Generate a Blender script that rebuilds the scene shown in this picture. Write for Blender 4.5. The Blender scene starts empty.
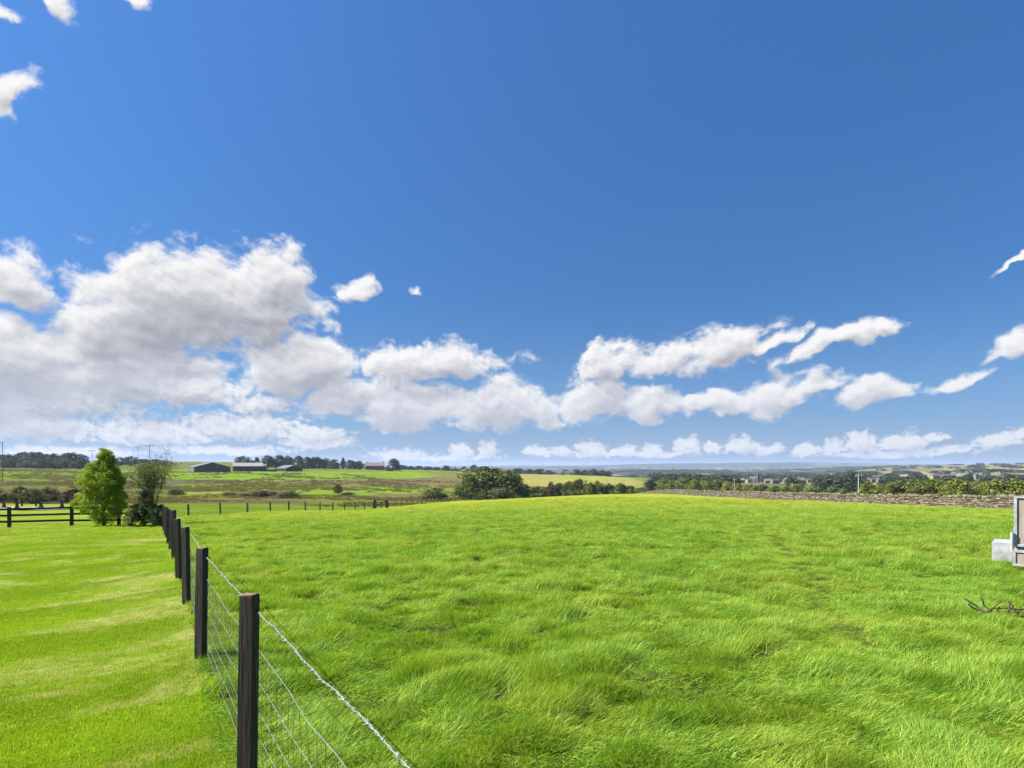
import bpy, math, random
import numpy as np
from mathutils import Vector, noise as mnoise

S = bpy.context.scene
COL = S.collection

# ------------------------------------------------------------------ camera
F = 632.0
cam_d = bpy.data.cameras.new('camera')
cam_d.sensor_width = 36.0
cam_d.lens = F / 1024 * 36.0
cam_d.shift_y = 84 / 1024
cam_d.clip_start = 0.05
cam_d.clip_end = 60000
cam = bpy.data.objects.new('camera', cam_d)
COL.objects.link(cam)
cam.location = (0, 0, 1.85)
cam.rotation_euler = (math.radians(90), 0, 0)
S.camera = cam

# ------------------------------------------------------------------ light
SUN_AZ = math.radians(-86)      # from the view direction (+Y) towards the left
SUN_EL = math.radians(43)
EXPOSURE = 1.6
SKY_STRENGTH = 0.10
S.view_settings.view_transform = 'Standard'
S.view_settings.look = 'None'
S.view_settings.gamma = 1
S.view_settings.use_curve_mapping = False
S.view_settings.exposure = EXPOSURE
S.cycles.use_denoising = True
S.cycles.denoiser = "OPENIMAGEDENOISE"
S.cycles.denoising_input_passes = "RGB_ALBEDO_NORMAL"
S.cycles.denoising_prefilter = "NONE"
S.cycles.adaptive_threshold = 0.006
S.cycles.max_bounces = 6
S.cycles.diffuse_bounces = 3
S.cycles.glossy_bounces = 2
S.cycles.transmission_bounces = 3
S.cycles.volume_bounces = 0
S.cycles.sample_clamp_indirect = 6

sun_d = bpy.data.lights.new('sun', 'SUN')
sun_d.energy = 4.8
sun_d.angle = math.radians(0.5)
sun_d.color = (1.0, 0.95, 0.86)
sun = bpy.data.objects.new('sun', sun_d)
COL.objects.link(sun)
sdir = Vector((math.sin(SUN_AZ) * math.cos(SUN_EL), math.cos(SUN_AZ) * math.cos(SUN_EL), math.sin(SUN_EL)))
sun.rotation_euler = sdir.to_track_quat('Z', 'Y').to_euler()
sun.location = (0, 0, 50)


class NT:
    """small helper to write node graphs"""
    def __init__(self, tree):
        self.t = tree
        self.n = tree.nodes
        self.l = tree.links

    def new(self, typ, **kw):
        nd = self.n.new(typ)
        for k, v in kw.items():
            setattr(nd, k, v)
        return nd

    def put(self, sock, v):
        if isinstance(v, bpy.types.NodeSocket):
            self.l.new(v, sock)
        elif v is not None:
            sock.default_value = v

    def m(self, op, a, b=None, c=None, clamp=False):
        nd = self.new('ShaderNodeMath', operation=op, use_clamp=clamp)
        self.put(nd.inputs[0], a)
        self.put(nd.inputs[1], b)
        self.put(nd.inputs[2], c)
        return nd.outputs[0]

    def vm(self, op, a, b=None, scale=None):
        nd = self.new('ShaderNodeVectorMath', operation=op)
        self.put(nd.inputs[0], a)
        self.put(nd.inputs[1], b)
        if scale is not None:
            self.put(nd.inputs['Scale'], scale)
        return nd.outputs['Value'] if op in ('LENGTH', 'DOT_PRODUCT', 'DISTANCE') else nd.outputs[0]

    def noise(self, vec, scale, detail=4, rough=0.5, lac=2.0, dist=0.0, typ='FBM', out=0, dim='3D'):
        nd = self.new('ShaderNodeTexNoise', noise_dimensions=dim)
        nd.noise_type = typ
        self.put(nd.inputs['Vector'], vec)
        self.put(nd.inputs['Scale'], scale)
        nd.inputs['Detail'].default_value = detail
        nd.inputs['Roughness'].default_value = rough
        nd.inputs['Lacunarity'].default_value = lac
        nd.inputs['Distortion'].default_value = dist
        return nd.outputs[out]

    def rng(self, v, a, b, c=0.0, d=1.0, smooth=False):
        nd = self.new('ShaderNodeMapRange', interpolation_type='SMOOTHSTEP' if smooth else 'LINEAR')
        self.put(nd.inputs[0], v)
        for i, x in enumerate((a, b, c, d)):
            self.put(nd.inputs[i + 1], x)
        return nd.outputs[0]

    def mix(self, f, a, b):
        nd = self.new('ShaderNodeMix', data_type='RGBA')
        self.put(nd.inputs[0], f)
        self.put(nd.inputs[6], a if isinstance(a, bpy.types.NodeSocket) else (*a, 1))
        self.put(nd.inputs[7], b if isinstance(b, bpy.types.NodeSocket) else (*b, 1))
        return nd.outputs[2]

    def new_sep(self, v, i=1):
        nd = self.new('ShaderNodeSeparateXYZ')
        self.put(nd.inputs[0], v)
        return nd.outputs[i]

    def ramp(self, f, stops, interp='LINEAR'):
        nd = self.new('ShaderNodeValToRGB')
        cr = nd.color_ramp
        cr.interpolation = interp
        while len(cr.elements) < len(stops):
            cr.elements.new(0.5)
        for e, (p, c) in zip(cr.elements, stops):
            e.position = p
            e.color = (*c, 1)
        self.put(nd.inputs[0], f)
        return nd.outputs[0]


# ------------------------------------------------------------------ sky
def pix_azel(px, py):
    xr, zr = (px - 512) / F, (468 - py) / F
    return math.atan2(xr, 1), math.atan2(zr, math.hypot(xr, 1))


# cumulus: centre, radii, tilt (degrees, + rises to the right), weight
BIG = [(150, 305, 84, 66, 0, 1), (205, 298, 90, 66, 0, 1), (250, 300, 76, 64, 0, 1), (272, 284, 46, 48, 0, 1), (105, 328, 66, 52, 0, 1),
       (20, 360, 95, 58, 0, 1), (120, 374, 140, 40, 0, .95), (-40, 380, 100, 60, 0, 1), (298, 365, 74, 38, 5, 1),
       (428, 361, 76, 28, 4, 1), (400, 407, 66, 34, 0, .95), (345, 394, 52, 28, 10, .9), (492, 404, 60, 36, 0, .95),
       (362, 290, 30, 19, 14, .70), (404, 291, 16, 9, 0, .55),
       (3, 88, 46, 56, -30, .60), (8, 272, 56, 40, -28, .85), (-5, 0, 52, 24, 0, .52), (72, 2, 40, 28, -40, .48), (135, -6, 38, 24, -10, .50),
       (612, 360, 46, 31, 18, .86), (680, 355, 54, 28, 16, .84), (728, 344, 56, 34, 16, .88), (776, 338, 46, 14, 18, .72), (838, 339, 64, 18, 15, .76), (882, 327, 28, 13, 12, .74),
       (598, 400, 46, 31, 8, .9), (655, 405, 44, 25, 6, .86), (775, 392, 54, 28, 9, .88), (822, 385, 40, 16, 8, .76), (712, 405, 54, 18, 8, .8),
       (870, 391, 50, 19, 10, .82), (950, 380, 62, 12, 9, .62), (1006, 262, 40, 8, 20, .50), (1022, 346, 46, 24, 8, .85),
       (545, 408, 30, 26, 0, .9)]
SMALL = [(185, 388, 90, 26, 0, .86), (60, 398, 110, 28, 0, .86), (260, 402, 60, 17, 0, .76), (40, 424, 110, 26, 0, .84), (150, 430, 90, 22, 0, .82), (245, 424, 80, 22, 0, .82), (310, 434, 56, 18, 0, .78), (-70, 425, 110, 36, 0, .86), (60, 450, 130, 12, 0, .68), (230, 449, 110, 11, 0, .66), (866, 440, 24, 17, 0, .9), (902, 440, 26, 14, 0, .88), (742, 445, 22, 15, 0, .8), (768, 447, 20, 11, 0, .75),
         (560, 450, 18, 10, 0, .75), (592, 449, 22, 14, 0, .78), (626, 450, 18, 11, 0, .75), (654, 448, 16, 13, 0, .78), (686, 445, 18, 15, 0, .82), (712, 448, 16, 12, 0, .75),
         (460, 450, 20, 14, 0, .75), (490, 447, 16, 18, 0, .75), (536, 451, 22, 10, 0, .72), (806, 448, 24, 12, 0, .75), (834, 446, 20, 13, 0, .76),
         (1000, 442, 36, 13, 0, .8), (950, 449, 36, 10, 0, .7), (400, 452, 44, 12, 0, .66), (320, 442, 60, 16, 0, .68), (640, 452, 150, 9, 0, .6), (880, 452, 170, 9, 0, .6), (440, 456, 120, 7, 0, .55), (930, 436, 30, 8, 0, .7), (1030, 434, 30, 10, 0, .75)]


def cloud_field(name, big, small, coarse=False):
    """node group: (azimuth, elevation, 0) in radians -> cloud density"""
    g = bpy.data.node_groups.new(name, 'ShaderNodeTree')
    g.interface.new_socket('vec', in_out='INPUT', socket_type='NodeSocketVector')
    g.interface.new_socket('density', in_out='OUTPUT', socket_type='NodeSocketFloat')
    k = NT(g)
    gi, go = g.nodes.new('NodeGroupInput'), g.nodes.new('NodeGroupOutput')
    v = gi.outputs[0]
    # warp so that outlines billow
    nz = k.noise(v, 10.0, 4, 0.55, out=1, dim='2D')
    w = k.vm('MULTIPLY', k.vm('SUBTRACT', nz, (.5, .5, .5)), (.085, .055, 0))
    vw = k.vm('ADD', v, w)

    def blobs(lst, vec, after=None):
        # each blob waits for the one before it (through a negligible z), which keeps the shader's stack small
        sp = k.new('ShaderNodeSeparateXYZ')
        k.put(sp.inputs[0], vec)
        acc = None
        for px, py, rx, ry, rot, wt in lst:
            az, el = pix_azel(px, py + .22 * ry)
            ca = math.cos(math.atan((px - 512) / F))
            ra, re = rx / F * ca * ca, ry / F * ca * math.cos(el) ** 2
            c, s_ = math.cos(math.radians(rot)), math.sin(math.radians(rot))
            cm = k.new('ShaderNodeCombineXYZ')
            k.put(cm.inputs[0], k.m('SUBTRACT', sp.outputs[0], az))
            k.put(cm.inputs[1], k.m('SUBTRACT', sp.outputs[1], el))
            prev = acc if acc is not None else after
            if prev is not None:
                k.put(cm.inputs[2], prev)
            q = k.new('ShaderNodeCombineXYZ')
            k.put(q.inputs[0], k.vm('DOT_PRODUCT', cm.outputs[0], (c / ra, s_ / ra, 1e-7)))
            qy = k.vm('DOT_PRODUCT', cm.outputs[0], (-s_ / re, c / re, 0))
            k.put(q.inputs[1], k.m('MAXIMUM', qy, k.m('MULTIPLY', qy, -1.7)))      # domed top, flatter base
            b = k.m('SUBTRACT', wt, k.vm('LENGTH', q.outputs[0]))
            acc = b if acc is None else k.m('SMOOTH_MAX', acc, b, 0.10)
        return acc
    b1 = blobs(big, vw)
    b2 = None if coarse or not small else blobs(small, k.vm('ADD', v, k.vm('SCALE', w, scale=0.35)), b1)
    st = k.vm('MULTIPLY', k.vm('ADD', v, k.vm('SCALE', w, scale=.5)), (1, 1.35, 1))
    vo = k.new('ShaderNodeTexVoronoi', feature='F1', voronoi_dimensions='2D')
    vo.normalize = True
    k.put(vo.inputs['Vector'], st)
    vo.inputs['Scale'].default_value = 17
    vo.inputs['Detail'].default_value = 3
    vo.inputs['Roughness'].default_value = 0.6
    puff = k.m('SUBTRACT', 0.42, vo.outputs['Distance'])
    fb = k.m('SUBTRACT', k.noise(st, 24, 7, 0.56, dim='2D'), 0.5)
    fb2 = k.m('SUBTRACT', k.noise(st, 95, 4, 0.6, dim='2D'), 0.5)
    if coarse:
        k.put(go.inputs[0], k.m('MAXIMUM', b1, b2) if b2 is not None else b1)
        return g
    d1 = k.m('ADD', b1, k.m('ADD', k.m('MULTIPLY', puff, 1.0), k.m('ADD', k.m('MULTIPLY', fb, 0.72), k.m('MULTIPLY', fb2, .25))))
    if b2 is None:
        k.put(go.inputs[0], d1)
        return g
    d2 = k.m('ADD', b2, k.m('ADD', k.m('MULTIPLY', puff, 0.7), k.m('ADD', k.m('MULTIPLY', fb, .35), k.m('MULTIPLY', fb2, 1.15))))
    k.put(go.inputs[0], k.m('MAXIMUM', d1, d2))
    return g


def make_world():
    world = bpy.data.worlds.new('World')
    S.world = world
    world.use_nodes = True
    t = world.node_tree
    t.nodes.clear()
    k = NT(t)
    out = t.nodes.new('ShaderNodeOutputWorld')
    sky = t.nodes.new('ShaderNodeTexSky')
    sky.sky_type = 'NISHITA'
    sky.sun_disc = False
    sky.sun_elevation = SUN_EL
    sky.sun_rotation = SUN_AZ
    sky.altitude = 200
    sky.air_density = 1.0
    sky.dust_density = 0.5
    sky.ozone_density = 6.0
    g_ = 2 ** -EXPOSURE
    skyc = k.vm('MULTIPLY', sky.outputs[0], (.57 * g_, 1.0 * g_, 1.37 * g_))
    tc = t.nodes.new('ShaderNodeTexCoord')
    sx = t.nodes.new('ShaderNodeSeparateXYZ')
    t.links.new(tc.outputs['Generated'], sx.inputs[0])
    skyc = k.mix(k.rng(k.m('ARCSINE', sx.outputs[2]), 0.0, 0.10, 0.45, 0.0, True), skyc, (5.0 * g_, 5.7 * g_, 7.4 * g_))
    lift = k.rng(k.m('ARCSINE', sx.outputs[2]), 0.18, 0.62, 0.79, 1.22)
    skyc = k.vm('SCALE', skyc, scale=lift)
    az = k.m('ARCTAN2', sx.outputs[0], sx.outputs[1])
    el = k.m('ARCSINE', sx.outputs[2])
    cv = t.nodes.new('ShaderNodeCombineXYZ')
    k.put(cv.inputs[0], az)
    k.put(cv.inputs[1], el)
    v = cv.outputs[0]
    lowsky = k.rng(el, -0.02, 0.26, 1.0, 0.0, True)
    skyc = k.mix(k.m('MULTIPLY', lowsky, 0.45), skyc, (3.1 * g_ , 4.3 * g_, 7.0 * g_))

    def background(col):
        bg = t.nodes.new('ShaderNodeBackground')
        k.put(bg.inputs[0], col)
        bg.inputs[1].default_value = SKY_STRENGTH
        return bg.outputs[0]

    def choose(f, a, b):
        ms = t.nodes.new('ShaderNodeMixShader')
        k.put(ms.inputs[0], f)
        t.links.new(a, ms.inputs[1])
        t.links.new(b, ms.inputs[2])
        return ms.outputs[0]
    plain = background(skyc)

    def clouds(g, gc):
        def dens(off, after, g=g):
            nd = t.nodes.new('ShaderNodeGroup')
            nd.node_tree = g
            if after is not None:
                cm = k.new('ShaderNodeCombineXYZ')
                k.put(cm.inputs[2], k.m('MULTIPLY', after, 1e-6))
                off = k.vm('ADD', cm.outputs[0], off)
            k.put(nd.inputs[0], k.vm('ADD', v, off) if off else v)
            return nd.outputs[0]
        d0 = dens(None, None)
        da = dens((-0.005, 0.010, 0), d0)
        db = dens((-0.018, 0.040, 0), da, gc)
        alpha = k.rng(d0, -0.04, 0.40, 0, 1, True)
        # light that reaches this part of the cloud through the cloud towards the sun
        tau = k.m('ADD', k.m('MULTIPLY', k.m('MAXIMUM', da, 0), 0.6), k.m('MULTIPLY', k.m('MAXIMUM', db, 0), 1.0))
        lit = k.m('POWER', 2.718, k.m('MULTIPLY', tau, -1.2))
        lit = k.m('ADD', lit, k.m('MULTIPLY', k.m('SUBTRACT', d0, da), 0.45))
        cc = k.ramp(lit, [(0.05, (.37, .38, .43)), (0.38, (.54, .545, .585)), (0.75, (.80, .80, .81)), (1.05, (.96, .95, .935))])
        cc = k.vm('SCALE', cc, scale=CLOUD_RADIANCE)
        # thin air light in front of the clouds low on the horizon
        cc = k.mix(k.rng(el, 0.0, 0.17, 0.6, 0.0), cc, (6.3 * g_, 6.9 * g_, 8.2 * g_))
        return choose(alpha, plain, background(cc))
    def region(name, tb, ts):
        big, small = [q for q in BIG if tb(q)], [q for q in SMALL if ts(q)]
        return clouds(cloud_field(name, big, small), cloud_field(name + '_light', big, small, True))
    left = region('clouds_left', lambda q: q[0] - q[2] * 1.5 < 530 and q[1] > 180, lambda q: q[0] - q[2] * 1.5 < 530)
    top = region('clouds_top', lambda q: q[1] < 180, lambda q: q[0] == 0)
    right = region('clouds_right', lambda q: q[0] + q[2] * 1.5 > 530, lambda q: q[0] + q[2] * 1.5 > 530)
    left = choose(k.m('GREATER_THAN', el, pix_azel(100, 190)[1]), left, top)
    both = choose(k.m('GREATER_THAN', az, pix_azel(530, 0)[0]), left, right)
    # only look for clouds where there are any
    inside = k.m('MULTIPLY', k.m('LESS_THAN', k.m('ABSOLUTE', az), 0.95), k.m('MULTIPLY', k.m('GREATER_THAN', el, -.01), k.m('LESS_THAN', el, k.m('ADD', .40, k.m('MULTIPLY', k.m('LESS_THAN', az, -.42), .28)))))
    t.links.new(choose(inside, plain, both), out.inputs[0])


CLOUD_RADIANCE = 10.0 * 2 ** -EXPOSURE
make_world()


# ------------------------------------------------------------------ helpers
rnd = random.Random(7)
nrg = np.random.default_rng(11)


def tag(o, label=None, cat=None, group=None, kind=None):
    if label:
        o['label'] = label
    if cat:
        o['category'] = cat
    if group:
        o['group'] = group
    if kind:
        o['kind'] = kind
    return o


def link(name, data, parent=None, mats=()):
    o = bpy.data.objects.new(name, data)
    COL.objects.link(o)
    if parent is not None:
        o.parent = parent
    for m_ in mats:
        if m_.name not in [x.name for x in data.materials if x]:
            data.materials.append(m_)
    return o


def empty(name, loc, rz=0.0):
    o = bpy.data.objects.new(name, None)
    COL.objects.link(o)
    o.location = loc
    o.rotation_euler = (0, 0, rz)
    o.empty_display_size = 0.2
    return o


def mesh_np(name, v, f, mat_idx=None, attrs=None, smooth=False):
    """v (n,3); f (m,k) with one k; attrs: name -> (domain, array)"""
    v = np.asarray(v, np.float32)
    f = np.asarray(f, np.int32)
    me = bpy.data.meshes.new(name)
    n, m_, kk = len(v), len(f), f.shape[1]
    me.vertices.add(n)
    me.vertices.foreach_set('co', v.ravel())
    me.loops.add(m_ * kk)
    me.loops.foreach_set('vertex_index', f.ravel())
    me.polygons.add(m_)
    me.polygons.foreach_set('loop_start', np.arange(0, m_ * kk, kk, dtype=np.int32))
    if smooth:
        me.polygons.foreach_set('use_smooth', np.ones(m_, bool))
    if mat_idx is not None:
        me.polygons.foreach_set('material_index', np.asarray(mat_idx, np.int32))
    for an, (dom, arr) in (attrs or {}).items():
        arr = np.asarray(arr, np.float32)
        if arr.ndim == 2:
            at_ = me.attributes.new(an, 'FLOAT_COLOR', dom)
            if arr.shape[1] == 3:
                arr = np.concatenate([arr, np.ones((len(arr), 1), np.float32)], 1)
            at_.data.foreach_set('color', arr.ravel())
        else:
            at_ = me.attributes.new(an, 'FLOAT', dom)
            at_.data.foreach_set('value', arr)
    me.update(calc_edges=True)
    me.validate()
    return me


class MB:
    """collects boxes, prisms and tubes; build() links them as one mesh"""
    def __init__(self):
        self.v, self.f, self.mi = [], [], []

    def add(self, vs, fs, mi=0):
        b = len(self.v)
        self.v += [tuple(p) for p in vs]
        self.f += [tuple(i + b for i in q) for q in fs]
        self.mi += [mi] * len(fs)

    def box(self, c, s, rot=None, mi=0, taper=1.0, jit=0.0):
        hx, hy, hz = s[0] / 2, s[1] / 2, s[2] / 2
        vs = []
        for z, tp in ((-hz, 1.0), (hz, taper)):
            for x, y in ((-hx, -hy), (hx, -hy), (hx, hy), (-hx, hy)):
                p = Vector((x * tp, y * tp, z))
                if jit:
                    p += Vector((rnd.uniform(-jit, jit), rnd.uniform(-jit, jit), rnd.uniform(-jit, jit)))
                if rot is not None:
                    p.rotate(rot)
                vs.append(p + Vector(c))
        self.add(vs, [(0, 3, 2, 1), (4, 5, 6, 7), (0, 1, 5, 4), (1, 2, 6, 5), (2, 3, 7, 6), (3, 0, 4, 7)], mi)

    def prism(self, poly, y0, y1, mi=0):
        """polygon in x,z extruded along y"""
        n = len(poly)
        vs = [(x, y0, z) for x, z in poly] + [(x, y1, z) for x, z in poly]
        fs = [tuple(range(n)), tuple(range(2 * n - 1, n - 1, -1))]
        fs += [(i + n, (i + 1) % n + n, (i + 1) % n, i) for i in range(n)]
        self.add(vs, fs, mi)

    def tube(self, pts, r, sides=6, mi=0, cap=True):
        pts = [Vector(p) for p in pts]
        rs = r if isinstance(r, (list, tuple)) else [r] * len(pts)
        b = len(self.v)
        up = Vector((0, 0, 1))
        for i, p in enumerate(pts):
            d = (pts[min(i + 1, len(pts) - 1)] - pts[max(i - 1, 0)]).normalized()
            a = d.cross(up if abs(d.z) < 0.95 else Vector((1, 0, 0))).normalized()
            c = d.cross(a)
            for j in range(sides):
                an = 2 * math.pi * j / sides
                self.v.append(tuple(p + (a * math.cos(an) + c * math.sin(an)) * rs[i]))
        for i in range(len(pts) - 1):
            for j in range(sides):
                self.f.append((b + i * sides + j, b + i * sides + (j + 1) % sides, b + (i + 1) * sides + (j + 1) % sides, b + (i + 1) * sides + j))
                self.mi.append(mi)
        if cap:
            self.f.append(tuple(b + j for j in range(sides))[::-1])
            e = b + (len(pts) - 1) * sides
            self.f.append(tuple(e + j for j in range(sides)))
            self.mi += [mi, mi]

    def mesh(self, name):
        me = bpy.data.meshes.new(name)
        me.from_pydata(self.v, [], self.f)
        me.polygons.foreach_set('material_index', np.asarray(self.mi, np.int32))
        me.update()
        return me

    def build(self, name, mats, parent=None, smooth=False):
        me = self.mesh(name)
        if smooth:
            me.polygons.foreach_set('use_smooth', np.ones(len(me.polygons), bool))
        if not isinstance(mats, (list, tuple)):
            mats = (mats,)
        for m_ in mats:
            me.materials.append(m_)
        return link(name, me, parent)


# ------------------------------------------------------------------ materials
def material(name):
    mt = bpy.data.materials.new(name)
    mt.use_nodes = True
    t = mt.node_tree
    t.nodes.clear()
    k = NT(t)
    out = t.nodes.new('ShaderNodeOutputMaterial')
    return mt, k, out


def simple(name, c1, c2, scale=8.0, rough=0.8, metal=0.0, stretch=(1, 1, 1), bump=0.0, spec=0.3, detail=6, contrast=(0.3, 0.7)):
    mt, k, out = material(name)
    tc = k.new('ShaderNodeTexCoord')
    v = k.vm('MULTIPLY', tc.outputs['Object'], stretch)
    n = k.noise(v, scale, detail, 0.6)
    col = k.mix(k.rng(n, contrast[0], contrast[1]), c1, c2)
    p = k.new('ShaderNodeBsdfPrincipled')
    k.put(p.inputs['Base Color'], col)
    p.inputs['Roughness'].default_value = rough
    p.inputs['Metallic'].default_value = metal
    p.inputs['Specular IOR Level'].default_value = spec
    if bump:
        b = k.new('ShaderNodeBump')
        b.inputs['Strength'].default_value = 0.6
        b.inputs['Distance'].default_value = bump
        k.put(b.inputs['Height'], n)
        k.l.new(b.outputs[0], p.inputs['Normal'])
    k.l.new(p.outputs[0], out.inputs[0])
    return mt


def leaf_mat(name, dark, mid, light, trans=0.3, rough=0.55):
    """foliage: colour from the leaf's own tint, patches across the crown and one shift per tree"""
    mt, k, out = material(name)
    at_ = k.new('ShaderNodeAttribute', attribute_name='tint')
    oi = k.new('ShaderNodeObjectInfo')
    tc = k.new('ShaderNodeTexCoord')
    n = k.noise(tc.outputs['Object'], 0.9, 3)
    f = k.m('ADD', at_.outputs['Fac'], k.m('MULTIPLY', k.m('SUBTRACT', n, 0.5), 0.7))
    f = k.m('ADD', f, k.m('MULTIPLY', k.m('SUBTRACT', oi.outputs['Random'], 0.5), 0.35))
    col = k.ramp(f, [(0.05, dark), (0.5, mid), (0.95, light)])
    d = k.new('ShaderNodeBsdfDiffuse')
    k.put(d.inputs['Color'], col)
    tr = k.new('ShaderNodeBsdfTranslucent')
    k.put(tr.inputs['Color'], k.vm('MULTIPLY', col, (1.25, 1.2, 0.7)))
    ms = k.new('ShaderNodeMixShader')
    ms.inputs[0].default_value = trans
    k.l.new(d.outputs[0], ms.inputs[1])
    k.l.new(tr.outputs[0], ms.inputs[2])
    gl = k.new('ShaderNodeBsdfGlossy')
    gl.inputs['Roughness'].default_value = rough
    gl.inputs['Color'].default_value = (.9, .95, 1, 1)
    m2 = k.new('ShaderNodeMixShader')
    m2.inputs[0].default_value = 0.012
    k.l.new(ms.outputs[0], m2.inputs[1])
    k.l.new(gl.outputs[0], m2.inputs[2])
    k.l.new(m2.outputs[0], out.inputs[0])
    return mt


M = {}
M['post'] = simple('creosoted_post', (.010, .008, .007), (.062, .046, .037), 16, .78, stretch=(4, 4, .22), bump=.008)
M['post_top'] = simple('sunlit_post_top', (.10, .05, .035), (.22, .12, .09), 30, .85)  # reddish top; the sunlight on it is put into the paler colour
M['rail'] = simple('dark_rail_paint', (.008, .007, .007), (.022, .018, .016), 5, .7, stretch=(.3, 3, 3))
M['grey_post'] = simple('grey_weathered_post', (.03, .026, .022), (.09, .078, .065), 9, .9, stretch=(2, 2, .4))
M['wire'] = simple('galvanised_wire', (.15, .15, .15), (.30, .30, .31), 40, .5, .7, spec=.5)
M['galv'] = simple('galvanised_sheet', (.26, .26, .275), (.44, .44, .46), 6, .5, .2, spec=.5, contrast=(.35, .65))
M['ply'] = simple('weathered_ramp_board', (.20, .165, .135), (.36, .31, .265), 4, .85, stretch=(6, 6, .6), detail=8)
M['rubber'] = simple('black_rubber', (.012, .012, .012), (.03, .03, .03), 20, .8)
M['rust'] = simple('rusty_iron', (.022, .013, .010), (.085, .05, .036), 22, .9, bump=.003)
M['dark_iron'] = simple('dark_painted_iron', (.012, .02, .018), (.04, .05, .045), 15, .6)
M['red'] = simple('red_paint', (.35, .03, .025), (.45, .05, .04), 6, .5)
M['bark'] = simple('bark', (.035, .028, .022), (.10, .085, .068), 12, .95, stretch=(2, 2, .3), bump=.01)
M['barn_dark'] = simple('dark_barn_cladding', (.010, .015, .022), (.022, .028, .036), 1.2, .55, stretch=(6, 6, .2))
M['barn_pale'] = simple('pale_barn_sheeting', (.085, .09, .095), (.125, .13, .135), .8, .6, stretch=(5, 5, .3))
M['roof_pale'] = simple('pale_cement_roof', (.20, .175, .17), (.28, .25, .24), .5, .8, stretch=(3, .6, 1))
M['roof_slate'] = simple('grey_slate_roof', (.04, .04, .046), (.085, .08, .085), 1.5, .75)
M['roof_brown'] = simple('brown_stone_slates', (.12, .09, .08), (.22, .17, .15), 1.5, .8)
M['stone_house'] = simple('sandstone_wall', (.11, .09, .07), (.18, .15, .12), 2.0, .9)
M['render_white'] = simple('white_render', (.16, .155, .15), (.22, .215, .205), 1.0, .85)
M['glass'] = simple('dark_window_glass', (.015, .018, .022), (.03, .034, .04), 1.0, .12, spec=.6)
M['pole'] = simple('weathered_pole_wood', (.10, .085, .07), (.20, .175, .15), 7, .9, stretch=(2, 2, .2))
M['pole_pale'] = simple('pale_concrete_pole', (.34, .335, .325), (.42, .415, .40), 5, .8)
M['sand'] = simple('grey_arena_sand', (.20, .185, .18), (.30, .28, .27), .8, .95)
M['foliage_bright'] = leaf_mat('foliage_bright_green', (.055, .12, .007), (.18, .28, .012), (.38, .43, .022), .38)
M['foliage_sparse'] = leaf_mat('foliage_grey_green', (.07, .09, .035), (.18, .205, .08), (.34, .35, .17), .35)
M['foliage_shrub'] = leaf_mat('foliage_dark_shrub', (.016, .034, .014), (.04, .07, .026), (.11, .145, .07), .25)
M['foliage_oak'] = leaf_mat('foliage_oak', (.04, .058, .012), (.095, .125, .024), (.19, .205, .04), .28)
M['foliage_olive'] = leaf_mat('foliage_olive', (.065, .09, .015), (.15, .18, .026), (.25, .26, .045), .28)
M['foliage_dark'] = leaf_mat('foliage_dark', (.024, .036, .016), (.052, .068, .028), (.10, .115, .05), .25)
M['foliage_scrub'] = leaf_mat('foliage_scrub', (.045, .052, .016), (.105, .115, .034), (.165, .165, .06), .28)
M['foliage_red'] = leaf_mat('foliage_reddish_scrub', (.035, .022, .016), (.085, .052, .034), (.14, .095, .055), .2)

# ------------------------------------------------------------------ terrain
# each column: azimuth given as a pixel column, then (distance, z) with z direct for n<0 rows and from the horizon drop otherwise
NEAR_L = [(0.01, .27), (.8, .26), (3.4, .11), (6, .034), (8.85, -.035), (11.4, -.09), (14, -.18), (16.4, -.27)]
NEAR_R = [(0.01, .20), (3.0, .10), (6, .03), (11.5, -.01), (20, -.15)]


def zz(D, y):
    return 1.85 - (y - 468.0) / F * D


def far(*p):
    return [(d, zz(d, y)) for d, y in p]


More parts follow.
